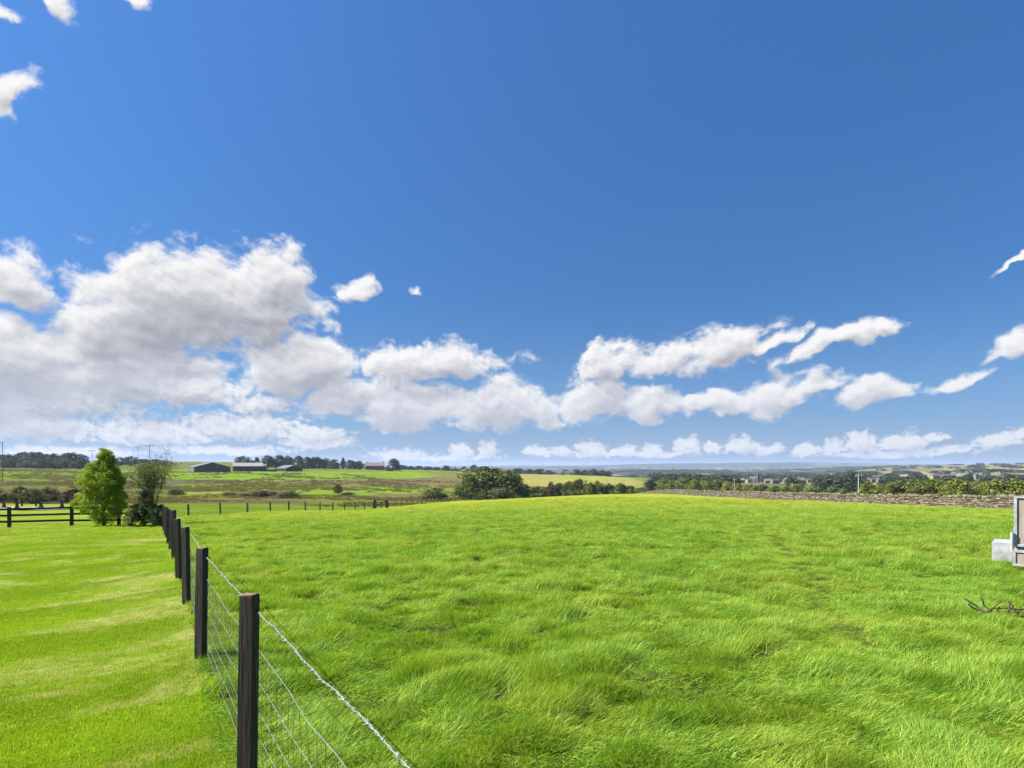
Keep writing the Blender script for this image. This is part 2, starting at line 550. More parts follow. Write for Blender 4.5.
COLS = [
    (-400, NEAR_L + [(33, -1.3)] + far((45, 524), (80, 511), (95, 507), (150, 499), (220, 490), (330, 480), (480, 470), (560, 467), (800, 462.5), (1200, 465), (3000, 469), (9500, 467), (14000, 468))),
    (0, NEAR_L + [(33, -1.25)] + far((45, 522), (80, 510.5), (95, 507), (150, 499), (220, 490), (330, 480), (480, 470.5), (560, 468), (800, 464.5), (1200, 466), (3000, 470), (9500, 467), (14000, 468))),
    (90, NEAR_L + [(33, -1.2)] + far((45, 521), (80, 510), (95, 507), (150, 500), (220, 492), (330, 483), (480, 472), (560, 468.5), (800, 463), (1200, 464), (3000, 470), (9500, 467), (14000, 468))),
    (165, NEAR_L + [(33, -1.15), (45, -1.75)] + far((60, 513.5), (90, 507), (120, 503), (200, 496), (300, 488), (400, 479.5), (500, 473), (540, 471), (700, 465.5), (900, 461.8), (1300, 463), (3000, 470), (9500, 467), (14000, 468))),
    (260, NEAR_L + [(30, -.75)] + far((53, 515), (70, 510.5), (100, 506), (130, 502.5), (200, 497), (300, 489), (400, 480), (500, 473.5), (600, 469.5), (700, 467.5), (900, 462.5), (1300, 464.5), (3000, 471), (9500, 467), (14000, 468))),
    (353, NEAR_R[:-1] + [(16, -.15), (30, -.68)] + far((55, 514), (87, 511), (105, 508.6), (130, 504.5), (155, 501.5), (210, 498), (300, 490), (420, 481), (600, 471), (700, 468.6), (1000, 469.5), (1500, 472), (3000, 473), (9500, 467), (14000, 468))),
    (440, NEAR_R + [(30, -.55)] + far((60, 509), (100, 506.0), (150, 502.8), (200, 500.3), (260, 499.6), (330, 494), (450, 486), (600, 477), (800, 471), (1000, 469.7), (1500, 472), (3000, 473), (5000, 471), (9500, 466.5), (14000, 468))),
    (500, NEAR_R + [(30, -.48)] + far((60, 505), (100, 501), (140, 499.2), (180, 500), (240, 501.5), (330, 497), (450, 489), (650, 479), (900, 474), (1100, 472.7), (1500, 475), (3000, 474), (5000, 471), (7500, 468.5), (9500, 466), (14000, 468))),
    (600, NEAR_R + [(30, -.43)] + far((60, 502), (95, 496), (120, 494.3), (150, 495.2), (200, 499.5), (260, 500.5), (400, 492), (550, 484), (800, 477.5), (950, 476), (1300, 479), (2500, 475.5), (5000, 471), (7500, 467.5), (9500, 464.8), (14000, 467))),
    (660, NEAR_R + [(30, -.40)] + far((60, 502), (100, 495.8), (140, 493.4), (170, 494.5), (250, 500), (400, 493), (600, 484.5), (900, 480), (1500, 478.5), (2900, 473.5), (3600, 470.6), (4300, 473), (5600, 470), (6300, 471), (7600, 466.4), (8200, 467.6), (9600, 463.8), (14000, 467))),
    (740, NEAR_R + [(30, -.38)] + far((60, 503.2), (85, 500), (108, 498), (150, 498.6), (250, 500), (400, 494), (700, 485), (1000, 481.5), (1800, 478), (2900, 474), (3600, 471.8), (4300, 473.2), (5600, 469.5), (6300, 471), (7600, 466), (8200, 467.5), (9600, 462.6), (14000, 467))),
    (820, NEAR_R + [(30, -.43)] + far((60, 505), (80, 501.7), (110, 501.5), (180, 503), (300, 499), (500, 490), (800, 483.5), (1200, 480), (2000, 476.5), (2900, 474), (3600, 472.5), (4500, 469.3), (5200, 471), (6400, 469.5), (7600, 466.2), (8200, 467.6), (9600, 462.2), (14000, 467))),
    (900, NEAR_R + [(30, -.56)] + far((58, 507), (65, 505.7), (100, 506.5), (180, 505), (300, 499), (500, 490), (700, 485), (1000, 480.5), (1600, 475), (2200, 470), (2800, 466.3), (3500, 467), (6000, 467.5), (9500, 464.5), (14000, 467))),
    (1024, NEAR_R + [(30, -.66)] + far((50, 510.5), (70, 510.5), (120, 511), (200, 507), (300, 500), (500, 491), (800, 482.5), (1100, 478.5), (1600, 473), (2200, 468), (2800, 464.6), (3500, 465), (9500, 465), (14000, 467))),
    (1500, NEAR_R + [(30, -.70)] + far((50, 510.5), (70, 510.5), (120, 511), (200, 507), (300, 500), (500, 491), (800, 482.5), (1100, 478.5), (1600, 473), (2200, 468), (2800, 465), (3500, 465), (9500, 464), (14000, 466))),
]
AZS = np.array([math.atan((c[0] - 512) / F) for c in COLS])
LG = np.linspace(math.log(0.3), math.log(16000), 700)


def pchip(x, y, xi):
    x, y = np.asarray(x, float), np.asarray(y, float)
    h, d = np.diff(x), np.diff(y) / np.diff(x)
    m = np.zeros_like(y)
    for i in range(1, len(x) - 1):
        if d[i - 1] * d[i] > 0:
            w1, w2 = 2 * h[i] + h[i - 1], h[i] + 2 * h[i - 1]
            m[i] = (w1 + w2) / (w1 / d[i - 1] + w2 / d[i])
    m[0], m[-1] = d[0], d[-1]
    i = np.clip(np.searchsorted(x, xi) - 1, 0, len(h) - 1)
    s = np.clip((xi - x[i]) / h[i], 0, 1)
    return ((2 * s**3 - 3 * s**2 + 1) * y[i] + (s**3 - 2 * s**2 + s) * h[i] * m[i]
            + (-2 * s**3 + 3 * s**2) * y[i + 1] + (s**3 - s**2) * h[i] * m[i + 1])


ZT = np.array([pchip([math.log(max(d, .3)) for d, _ in c[1]], [z for _, z in c[1]], LG) for c in COLS])
# cubic across the columns
AZF = np.linspace(AZS[0], AZS[-1], 400)
ZF = np.array([np.interp(AZF, AZS, ZT[:, i]) for i in range(len(LG))]).T
ker = np.hanning(23)
ker /= ker.sum()
ZF = np.apply_along_axis(lambda r: np.convolve(np.pad(r, 11, 'edge'), ker, 'valid'), 0, ZF)


def vnoise(x, y, seed=0):
    """smooth value noise, vectorised"""
    x, y = np.asarray(x, float), np.asarray(y, float)
    xi, yi = np.floor(x), np.floor(y)
    fx, fy = x - xi, y - yi
    fx, fy = fx * fx * fx * (fx * (fx * 6 - 15) + 10), fy * fy * fy * (fy * (fy * 6 - 15) + 10)

    def h(a, b):
        n = (a.astype(np.int64) * 374761393 + b.astype(np.int64) * 668265263 + seed * 974634777) & 0xffffffff
        n = ((n ^ (n >> 13)) * 1274126177) & 0xffffffff
        return ((n ^ (n >> 16)) & 0xffff) / 65535.0
    a, b = h(xi, yi), h(xi + 1, yi)
    c, d = h(xi, yi + 1), h(xi + 1, yi + 1)
    return (a * (1 - fx) + b * fx) * (1 - fy) + (c * (1 - fx) + d * fx) * fy


def fbm(x, y, seed=0, octv=4, gain=.5):
    s, a, tot = 0.0, 1.0, 0.0
    for o in range(octv):
        s = s + a * vnoise(np.asarray(x) * 2**o + 17.3 * o, np.asarray(y) * 2**o - 9.1 * o, seed + o)
        tot += a
        a *= gain
    return s / tot


def to_polar(x, y):
    az = np.arctan2(x, y)
    r = np.hypot(x, y)
    azc = np.clip(az, AZF[0], AZF[-1])
    lim = math.radians(53)
    D = r * np.cos(np.clip(np.abs(az), 0, lim))
    return azc, D


def H(x, y):
    x, y = np.asarray(x, float), np.asarray(y, float)
    azc, D = to_polar(x, y)
    lg = np.log(np.clip(D, .3, 15900))
    fi = (lg - LG[0]) / (LG[1] - LG[0])
    ai = (azc - AZF[0]) / (AZF[1] - AZF[0])
    i0 = np.clip(fi.astype(int), 0, len(LG) - 2)
    a0 = np.clip(ai.astype(int), 0, len(AZF) - 2)
    fi, ai = np.clip(fi - i0, 0, 1), np.clip(ai - a0, 0, 1)
    z = ((ZF[a0, i0] * (1 - fi) + ZF[a0, i0 + 1] * fi) * (1 - ai) + (ZF[a0 + 1, i0] * (1 - fi) + ZF[a0 + 1, i0 + 1] * fi) * ai)
    z = z + (fbm(x / 2.3, y / 2.3, 3, 3) - .5) * np.clip(D / 40, .02, .12)
    sd = np.clip(((x + 1.5) * .87 + (y - 3.4) * .49) / .5, 0, 1) * np.clip((90 - D) / 30, 0, 1)
    z = z + (fbm(x / .7, y / .6, 8, 2) - .5) * .07 * sd
    z = z + (fbm(x / 45, y / 45, 5, 3) - .5) * np.clip((D - 130) / 300, 0, 1) * 2.2
    z = z + (fbm(x / 700, y / 700, 9, 4) - .5) * np.clip((D - 2500) / 4000, 0, 1) * 26
    return z


def h1(x, y):
    return float(H(np.array([x]), np.array([y]))[0])


def px_x(px, D):
    return (px - 512) / F * D


def spot(px, D):
    x = px_x(px, D)
    return Vector((x, D, h1(x, D)))


def z_at(py, D):
    return 1.85 - (py - 468) / F * D


# the wire fence runs from P0 by STEP per post
P0, STEP = np.array([-1.485, 3.41]), np.array([-1.475, 2.6])
NEND = 16
CORNER = P0 + STEP * NEND
FD = STEP / np.linalg.norm(STEP)
FN = np.array([FD[1], -FD[0]])           # points to the field side


def fence_side(x, y):
    """signed distance to the wire fence; > 0 on the field side"""
    return (x - P0[0]) * FN[0] + (y - P0[1]) * FN[1]


XSL = 0.072


def cross_x(y):
    return CORNER[0] + XSL * (y - CORNER[1])


WALL_X = 40.0


def build_ground():
    na_f = 620
    az = np.concatenate([np.linspace(math.radians(-180), math.radians(-62), 40)[:-1],
                         np.linspace(math.radians(-62), math.radians(62), na_f),
                         np.linspace(math.radians(62), math.radians(180), 40)[1:]])
    rr = np.exp(np.linspace(math.log(.35), math.log(15500), 640))
    A, R = np.meshgrid(az, rr)
    X, Y = R * np.sin(A), R * np.cos(A)
    Z = H(X, Y)
    nr, na = A.shape
    idx = np.arange(nr * na).reshape(nr, na)
    f = np.stack([idx[:-1, :-1], idx[:-1, 1:], idx[1:, 1:], idx[1:, :-1]], -1).reshape(-1, 4)
    f = f[:, ::-1]
    V = np.stack([X, Y, Z], -1).reshape(-1, 3)
    x, y = V[:, 0], V[:, 1]
    azc, D = to_polar(x, y)
    px = 512 + F * np.tan(np.clip(azc, -1.2, 1.2))
    Dn = np.maximum(D, .5)
    py = 468 + F * (1.85 - V[:, 2]) / Dn
    # albedo of the far ground: fields, rough grazing, bracken and heather banks
    n1 = fbm(x / 60, y / 60, 21, 5, .6)
    n2 = fbm(x / 14, y / 14, 31, 4, .6)
    n3 = fbm(x / 260, y / 160, 41, 4, .55)

    def C(*c):
        return np.array(c, float)
    green, lush, olive, brown, heath, straw = C(.145, .215, .022), C(.175, .265, .022), C(.145, .165, .032), C(.19, .14, .06), C(.13, .092, .06), C(.29, .25, .075)
    col = np.tile(green, (len(V), 1))

    def lay(mask, c, soft=1.0):
        nonlocal col
        m_ = np.clip(mask * soft, 0, 1)[:, None]
        col = col * (1 - m_) + c * m_

    def band(a, b, w=1.2):
        q = py + (n1 - .5) * 7 + (n2 - .5) * 2.5
        return np.clip((q - a) / w + .5, 0, 1) * np.clip((b - q) / w + .5, 0, 1)

    def cols(a, b, w=25):
        return np.clip((px - a) / w + .5, 0, 1) * np.clip((b - px) / w + .5, 0, 1)
    moor = np.clip((D - 112) / 12, 0, 1) * cols(-2000, 640, 20)
    lay(moor, olive, .55)
    lay(moor * np.clip((n1 - .52) * 6, 0, 1), brown, .7)
    lay(moor * np.clip((n2 - .56) * 7, 0, 1), heath, .55)
    lay(band(471, 480, 1.5) * cols(100, 430) * moor, lush)
    lay(band(479.5, 483, .9) * cols(150, 460) * moor, heath, .85)
    lay(band(484, 489, 1.5) * cols(160, 300) * moor, lush, .7)
    lay(band(487, 493, 1.2) * cols(290, 430) * moor, lush, .9)
    lay(band(480.5, 486.5, 1.2) * cols(330, 455) * moor, brown, .8)
    lay(band(493.5, 500, 1.0) * cols(345, 445) * moor, heath * .6 + brown * .4, .85)
    lay(band(493, 499.5, 1.2) * cols(170, 240) * moor, lush * .6 + straw * .4, .85)
    lay(band(489, 499, 1.2) * cols(225, 290, 15) * moor, heath, .6)
    lay(band(469, 471, .6) * cols(-300, 100) * moor, brown, .9)
    lay(band(471, 479.5, 1.5) * cols(-300, 100) * moor, lush, .75)
    lay(band(481, 484, .8) * cols(-300, 130) * moor, heath, .8)
    lay(band(484.5, 500, 1.5) * cols(-300, 150) * moor, brown * .5 + olive * .5, .75)
    lay(band(500.5, 503.5, .7) * cols(120, 300) * moor, heath, .8)
    lay(np.clip((D - 300) / 60, 0, 1) * cols(515, 660, 12) * np.clip((1150 - D) / 80, 0, 1), straw, .75)
    lay(np.clip((D - 300) / 60, 0, 1) * cols(555, 640, 12) * np.clip((n3 - .45) * 8, 0, 1) * np.clip((1150 - D) / 80, 0, 1), lush * .7 + straw * .3, .8)
    # valley: patchwork of fields by cells
    fx, fy = x / 170 + (n3 - .5) * 1.2, y / 240 + (n1 - .5) * .4
    cell = vnoise(np.floor(fx) * 3.7 + 1.3, np.floor(fy) * 5.1 + .7, 77)
    vly = np.clip((D - 480) / 150, 0, 1) * np.clip((px - 630) / 30, 0, 1)
    vly = np.maximum(vly, np.clip((D - 1250) / 200, 0, 1))
    pal = np.stack([C(.085, .115, .032), C(.11, .14, .035), C(.20, .175, .085), C(.06, .075, .03), C(.14, .125, .06)])
    pc = pal[np.clip((cell * 5).astype(int), 0, 4)]
    edge = np.minimum(np.abs(fx - np.round(fx)), np.abs(fy - np.round(fy)) * 1.4)
    pc = np.where((edge < .05)[:, None], C(.02, .028, .014), pc)
    pc = np.where((fbm(x / 420, y / 420, 88, 4) > .56)[:, None], C(.022, .03, .014), pc)
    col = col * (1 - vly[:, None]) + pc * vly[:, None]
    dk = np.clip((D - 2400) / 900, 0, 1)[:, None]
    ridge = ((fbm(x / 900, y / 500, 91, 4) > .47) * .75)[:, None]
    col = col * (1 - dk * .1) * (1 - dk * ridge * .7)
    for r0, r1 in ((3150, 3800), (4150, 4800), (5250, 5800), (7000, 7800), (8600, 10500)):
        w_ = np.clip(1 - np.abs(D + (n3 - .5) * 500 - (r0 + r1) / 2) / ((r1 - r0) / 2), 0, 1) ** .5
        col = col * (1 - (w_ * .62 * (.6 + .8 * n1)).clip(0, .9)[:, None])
    sl = np.clip((px - 850) / 40, 0, 1) * np.clip((D - 1350) / 200, 0, 1) * np.clip((3600 - D) / 300, 0, 1)
    lay(sl, C(.17, .16, .075) * 1.0, .6)
    lay(sl * (n3 > .55), C(.24, .19, .11), .5)
    lay(np.clip((px - 690) / 20, 0, 1) * np.clip((D - 215) / 10, 0, 1) * np.clip((640 - D) / 40, 0, 1), C(.05, .065, .022), .8)
    # the field and lawn
    side = fence_side(x, y)
    inside = ((x > cross_x(np.maximum(y, CORNER[1]))) & (y > CORNER[1]) | (side > 0) & (y <= CORNER[1])) & (x < WALL_X)
    inside &= D < 230
    fieldc = C(.20, .285, .018)
    strawy = np.clip((D - 42) / 25, 0, 1) * np.clip((fbm(x / 30, y / 9, 61, 4) - .34) * 3.2, 0, 1)
    fc = fieldc * (1 - strawy[:, None] * .75) + C(.31, .31, .05) * strawy[:, None] * .75
    fade = np.clip((D - 150) / 40, 0, 1)
    lawn_m = (side <= 0) & (y < 130) & (D < 115) & ~inside
    rows = [('lawn', lawn_m, C(.15, .24, .024)), ('field', inside & (D < 205), None), ('ground', None, None)]
    tk = np.clip((D - 30) / 40, 0, 1)[:, None]
    fc = C(.062, .085, .018) * (1 - tk) + fc * tk
    col[inside] = fc[inside]
    lc = C(.15, .23, .014) * (1 - tk) + C(.215, .30, .014) * tk
    col[lawn_m] = lc[lawn_m]
    # faces to objects
    fm = {}
    vc = f
    is_lawn = lawn_m[vc].sum(1) >= 2
    is_field = (inside & (D < 205))[vc].sum(1) >= 2
    is_field &= ~is_lawn
    rest = ~(is_lawn | is_field)
    for name, msk in (('lawn', is_lawn), ('field', is_field), ('ground', rest)):
        ff = f[msk]
        used = np.unique(ff)
        remap = np.full(len(V), -1)
        remap[used] = np.arange(len(used))
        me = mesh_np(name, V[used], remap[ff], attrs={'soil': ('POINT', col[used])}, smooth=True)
        o = link(name, me)
        tag(o, kind='structure')
        me.materials.append(M[name + '_soil'])


def ground_mat(name, kind):
    mt, k, out = material(name)
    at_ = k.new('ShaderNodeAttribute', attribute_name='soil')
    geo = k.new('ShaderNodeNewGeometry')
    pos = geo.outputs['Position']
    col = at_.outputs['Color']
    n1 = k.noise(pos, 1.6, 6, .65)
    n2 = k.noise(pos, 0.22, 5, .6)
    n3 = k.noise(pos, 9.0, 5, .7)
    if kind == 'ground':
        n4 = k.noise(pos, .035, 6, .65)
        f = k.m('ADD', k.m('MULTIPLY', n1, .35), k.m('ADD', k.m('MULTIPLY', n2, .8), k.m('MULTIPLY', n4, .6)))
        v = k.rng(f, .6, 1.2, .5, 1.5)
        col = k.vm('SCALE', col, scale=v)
        hgt, dist = n1, .5
    elif kind == 'field':
        f = k.m('ADD', k.m('MULTIPLY', n1, .6), k.m('MULTIPLY', n2, .5))
        v = k.rng(f, .35, .75, .62, 1.3)
        col = k.vm('SCALE', col, scale=v)
        dry = k.rng(k.noise(pos, .5, 5, .65), .52, .75, 0, .5)
        col = k.mix(dry, col, (.29, .30, .035))
        hgt, dist = k.m('ADD', n1, k.m('MULTIPLY', n3, .4)), .35
    else:
        col = lawn_colour(k, pos, col)
        v = k.rng(n3, .3, .7, .72, 1.2)
        col = k.vm('SCALE', col, scale=v)
        hgt, dist = n3, .03
    b = k.new('ShaderNodeBump')
    b.inputs['Strength'].default_value = .8
    b.inputs['Distance'].default_value = dist
    k.put(b.inputs['Height'], hgt)
    d = k.new('ShaderNodeBsdfDiffuse')
    d.inputs['Roughness'].default_value = .6
    k.put(d.inputs['Color'], col)
    k.l.new(b.outputs[0], d.inputs['Normal'])
    k.l.new(d.outputs[0], out.inputs[0])
    return mt


def lawn_colour(k, pos, base):
    """mown lawn: curved mower passes, dry clippings along them and thin worn patches"""
    wob = k.noise(pos, .3, 3, .5, out=1)
    p2 = k.vm('ADD', pos, k.vm('SCALE', k.vm('SUBTRACT', wob, (.5, .5, .5)), scale=2.2))
    ctr = k.vm('SUBTRACT', p2, (-9.5, 13.5, 0))
    flat = k.vm('MULTIPLY', ctr, (1.0, .8, 0))
    r = k.vm('LENGTH', flat)
    ang = k.m('ARCTAN2', k.new_sep(flat, 0), k.new_sep(flat, 1))
    cm = k.new('ShaderNodeCombineXYZ')
    k.put(cm.inputs[0], k.m('MULTIPLY', ang, 1.7))
    k.put(cm.inputs[1], k.m('MULTIPLY', r, 1.15))
    streak = k.noise(cm.outputs[0], 1.0, 5, .6)
    patch = k.noise(pos, .34, 4, .6)
    fine = k.noise(pos, 3.0, 5, .7)
    passes = k.m('SINE', k.m('MULTIPLY', r, 2 * math.pi / 1.9))
    base = k.vm('SCALE', base, scale=k.m('ADD', 1.0, k.m('MULTIPLY', passes, .10)))
    dry = k.m('ADD', k.m('MULTIPLY', streak, .95), k.m('ADD', k.m('MULTIPLY', patch, .6), k.m('MULTIPLY', fine, .28)))
    f = k.rng(dry, .88, 1.10, 0, 1, True)
    c = k.mix(k.m('MULTIPLY', f, .62), base, (.46, .43, .19))
    dk = k.rng(k.noise(pos, .8, 5, .6), .5, .75, 0, .45)
    return k.mix(dk, c, (.12, .225, .009))


M['lawn_soil'] = ground_mat('lawn_turf', 'lawn')
M['field_soil'] = ground_mat('pasture_turf', 'field')
M['ground_soil'] = ground_mat('moorland_and_valley_ground', 'ground')
build_ground()


# ------------------------------------------------------------------ grass
def blade_mat(name, kind):
    mt, k, out = material(name)
    at_ = k.new('ShaderNodeAttribute', attribute_name='tint')
    geo = k.new('ShaderNodeNewGeometry')
    pos = geo.outputs['Position']
    oi = k.new('ShaderNodeObjectInfo')
    t_ = k.m('ADD', at_.outputs['Fac'], k.m('MULTIPLY', k.m('SUBTRACT', oi.outputs['Random'], .5), .3))
    if kind == 'field':
        big = k.noise(pos, .16, 4, .6)
        mid = k.noise(pos, 1.7, 4, .65)
        f = k.m('ADD', k.m('MULTIPLY', t_, .55), k.m('ADD', k.m('MULTIPLY', big, .45), k.m('MULTIPLY', mid, .45)))
        dryf = k.m('MULTIPLY', k.rng(k.new_sep(pos), 24, 60), k.rng(k.noise(k.vm('MULTIPLY', pos, (.5, 1.6, 1)), .09, 4, .65), .30, .58))
        straw_ = k.m('GREATER_THAN', k.m('FRACT', k.m('MULTIPLY', at_.outputs['Fac'], 7.31)), .955)
        col = k.ramp(f, [(.26, (.045, .125, .014)), (.58, (.130, .275, .022)), (.90, (.235, .37, .038)), (1.0, (.40, .42, .06))])
        pt = k.rng(k.noise(pos, .32, 5, .65), .50, .66, 0, .5, True)
        col = k.mix(pt, col, (.27, .335, .04))
        col = k.mix(k.m('MULTIPLY', dryf, .72), col, (.33, .34, .05))
        col = k.mix(k.m('MULTIPLY', straw_, .7), col, (.46, .40, .15))
    elif kind == 'lawn':
        base = k.ramp(t_, [(0, (.125, .23, .010)), (.5, (.225, .345, .014)), (1, (.32, .41, .03))])
        col = lawn_colour(k, pos, base)
    else:
        col = k.ramp(t_, [(0, (.05, .045, .018)), (.5, (.10, .095, .03)), (1, (.20, .17, .06))])
    d = k.new('ShaderNodeBsdfDiffuse')
    k.put(d.inputs['Color'], col)
    tr = k.new('ShaderNodeBsdfTranslucent')
    k.put(tr.inputs['Color'], k.vm('MULTIPLY', col, (1.3, 1.25, .6)))
    ms = k.new('ShaderNodeMixShader')
    ms.inputs[0].default_value = .38
    k.l.new(d.outputs[0], ms.inputs[1])
    k.l.new(tr.outputs[0], ms.inputs[2])
    gl = k.new('ShaderNodeBsdfGlossy')
    gl.inputs['Roughness'].default_value = .5
    gl.inputs['Color'].default_value = (.8, .9, .5, 1)
    m2 = k.new('ShaderNodeMixShader')
    m2.inputs[0].default_value = .025
    k.l.new(ms.outputs[0], m2.inputs[1])
    k.l.new(gl.outputs[0], m2.inputs[2])
    k.l.new(m2.outputs[0], out.inputs[0])
    return mt


M['blade_field'] = blade_mat('long_grass', 'field')
M['blade_lawn'] = blade_mat('short_grass', 'lawn')
M['blade_moor'] = blade_mat('moor_rushes', 'moor')


def tuft_mesh(name, n, radius, lo, hi, width, lean, bend, wind, seed, segs=3):
    """a patch of curved tapering blades; wind leans them along +x"""
    g = np.random.default_rng(seed)
    V, Fc, T = [], [], []
    for i in range(n):
        a = g.uniform(0, 2 * math.pi)
        r = radius * math.sqrt(g.uniform())
        p = np.array([r * math.cos(a), r * math.sin(a), -.015])
        hgt = g.uniform(lo, hi) * (1 - .35 * (r / radius) ** 2)
        dr = g.uniform(0, 2 * math.pi)
        lv = np.array([math.cos(dr), math.sin(dr), 0]) * g.uniform(0, lean) + np.array([wind * g.uniform(.5, 1.3), g.normal(0, .18), 0])
        face = g.uniform(0, math.pi)
        wv = np.array([math.cos(face), math.sin(face), 0]) * width * g.uniform(.6, 1.3) / 2
        b = len(V)
        cur = p.copy()
        for s in range(segs + 1):
            q = s / segs
            w_ = (1 - q ** 1.8)
            if s == segs:
                V.append(cur.copy())
            else:
                V.append(cur - wv * w_)
                V.append(cur + wv * w_)
            d = np.array([0, 0, 1.0]) + lv * (.35 + bend * q)
            d /= np.linalg.norm(d)
            cur = cur + d * hgt / segs
        for s in range(segs - 1):
            o = b + 2 * s
            Fc.append((o, o + 1, o + 3, o + 2))
        o = b + 2 * (segs - 1)
        Fc.append((o, o + 1, o + 2, o + 2))
        T += [g.uniform(0, 1)] * (2 * segs + 1)
    me = bpy.data.meshes.new(name)
    me.from_pydata([tuple(v) for v in V], [], [tuple(dict.fromkeys(q)) for q in Fc])
    at_ = me.attributes.new('tint', 'FLOAT', 'POINT')
    at_.data.foreach_set('value', np.array(T, np.float32))
    me.update()
    return me


def scatter(name, kind_mat, variants, pts, rot, scl, label=None):
    """one stuff object: the tufts stand on its points"""
    coll = bpy.data.collections.new(name + '_tufts')
    for i, me in enumerate(variants):
        me.materials.append(kind_mat)
        coll.objects.link(bpy.data.objects.new('%s_tuft' % name, me))
    me = bpy.data.meshes.new(name)
    me.vertices.add(len(pts))
    me.vertices.foreach_set('co', np.asarray(pts, np.float32).ravel())
    a = me.attributes.new('rot', 'FLOAT_VECTOR', 'POINT')
    a.data.foreach_set('vector', np.asarray(rot, np.float32).ravel())
    a = me.attributes.new('scl', 'FLOAT_VECTOR', 'POINT')
    a.data.foreach_set('vector', np.asarray(scl, np.float32).ravel())
    a = me.attributes.new('pick', 'INT', 'POINT')
    a.data.foreach_set('value', nrg.integers(0, len(variants), len(pts)).astype(np.int32))
    me.materials.append(kind_mat)
    o = link(name, me)
    tag(o, kind='stuff', label=label, cat='grass' if 'rush' not in name else 'rushes')
    ng = bpy.data.node_groups.new(name, 'GeometryNodeTree')
    ng.interface.new_socket('Geometry', in_out='INPUT', socket_type='NodeSocketGeometry')
    ng.interface.new_socket('Geometry', in_out='OUTPUT', socket_type='NodeSocketGeometry')
    N, L = ng.nodes, ng.links
    gi, go = N.new('NodeGroupInput'), N.new('NodeGroupOutput')
    ci = N.new('GeometryNodeCollectionInfo')
    ci.inputs['Collection'].default_value = coll
    ci.inputs['Separate Children'].default_value = True
    ci.inputs['Reset Children'].default_value = True
    ip = N.new('GeometryNodeInstanceOnPoints')
    ip.inputs['Pick Instance'].default_value = True

    def na(nm, ty):
        q = N.new('GeometryNodeInputNamedAttribute')
        q.data_type = ty
        q.inputs['Name'].default_value = nm
        return q.outputs['Attribute']
    L.new(gi.outputs[0], ip.inputs['Points'])
    L.new(ci.outputs[0], ip.inputs['Instance'])
    L.new(na('pick', 'INT'), ip.inputs['Instance Index'])
    er = N.new('FunctionNodeEulerToRotation')
    L.new(na('rot', 'FLOAT_VECTOR'), er.inputs[0])
    L.new(er.outputs[0], ip.inputs['Rotation'])
    L.new(na('scl', 'FLOAT_VECTOR'), ip.inputs['Scale'])
    L.new(ip.outputs[0], go.inputs[0])
    md = o.modifiers.new('tufts', 'NODES')
    md.node_group = ng
    return o


def polar_points(n, d0, d1, half=47.5, power=1.0):
    """random points in the seen wedge; power sets how fast they thin out with distance"""
    q = nrg.uniform(0, 1, n)
    if abs(power - 2) < 1e-6:
        D = d0 * (d1 / d0) ** q
    else:
        e = 2 - power
        D = (d0 ** e + q * (d1 ** e - d0 ** e)) ** (1 / e)
    tmax = math.tan(math.radians(half))
    t = nrg.uniform(-tmax, tmax, n)
    return t * D, D


def track_dist(x, y):
    """distance from an old wheel line across the field"""
    ax, ay, bx, by = 3.6, 6.5, 7.6, 18.5
    t = np.clip(((x - ax) * (bx - ax) + (y - ay) * (by - ay)) / ((bx - ax)**2 + (by - ay)**2), 0, 1)
    return np.hypot(x - ax - t * (bx - ax), y - ay - t * (by - ay))


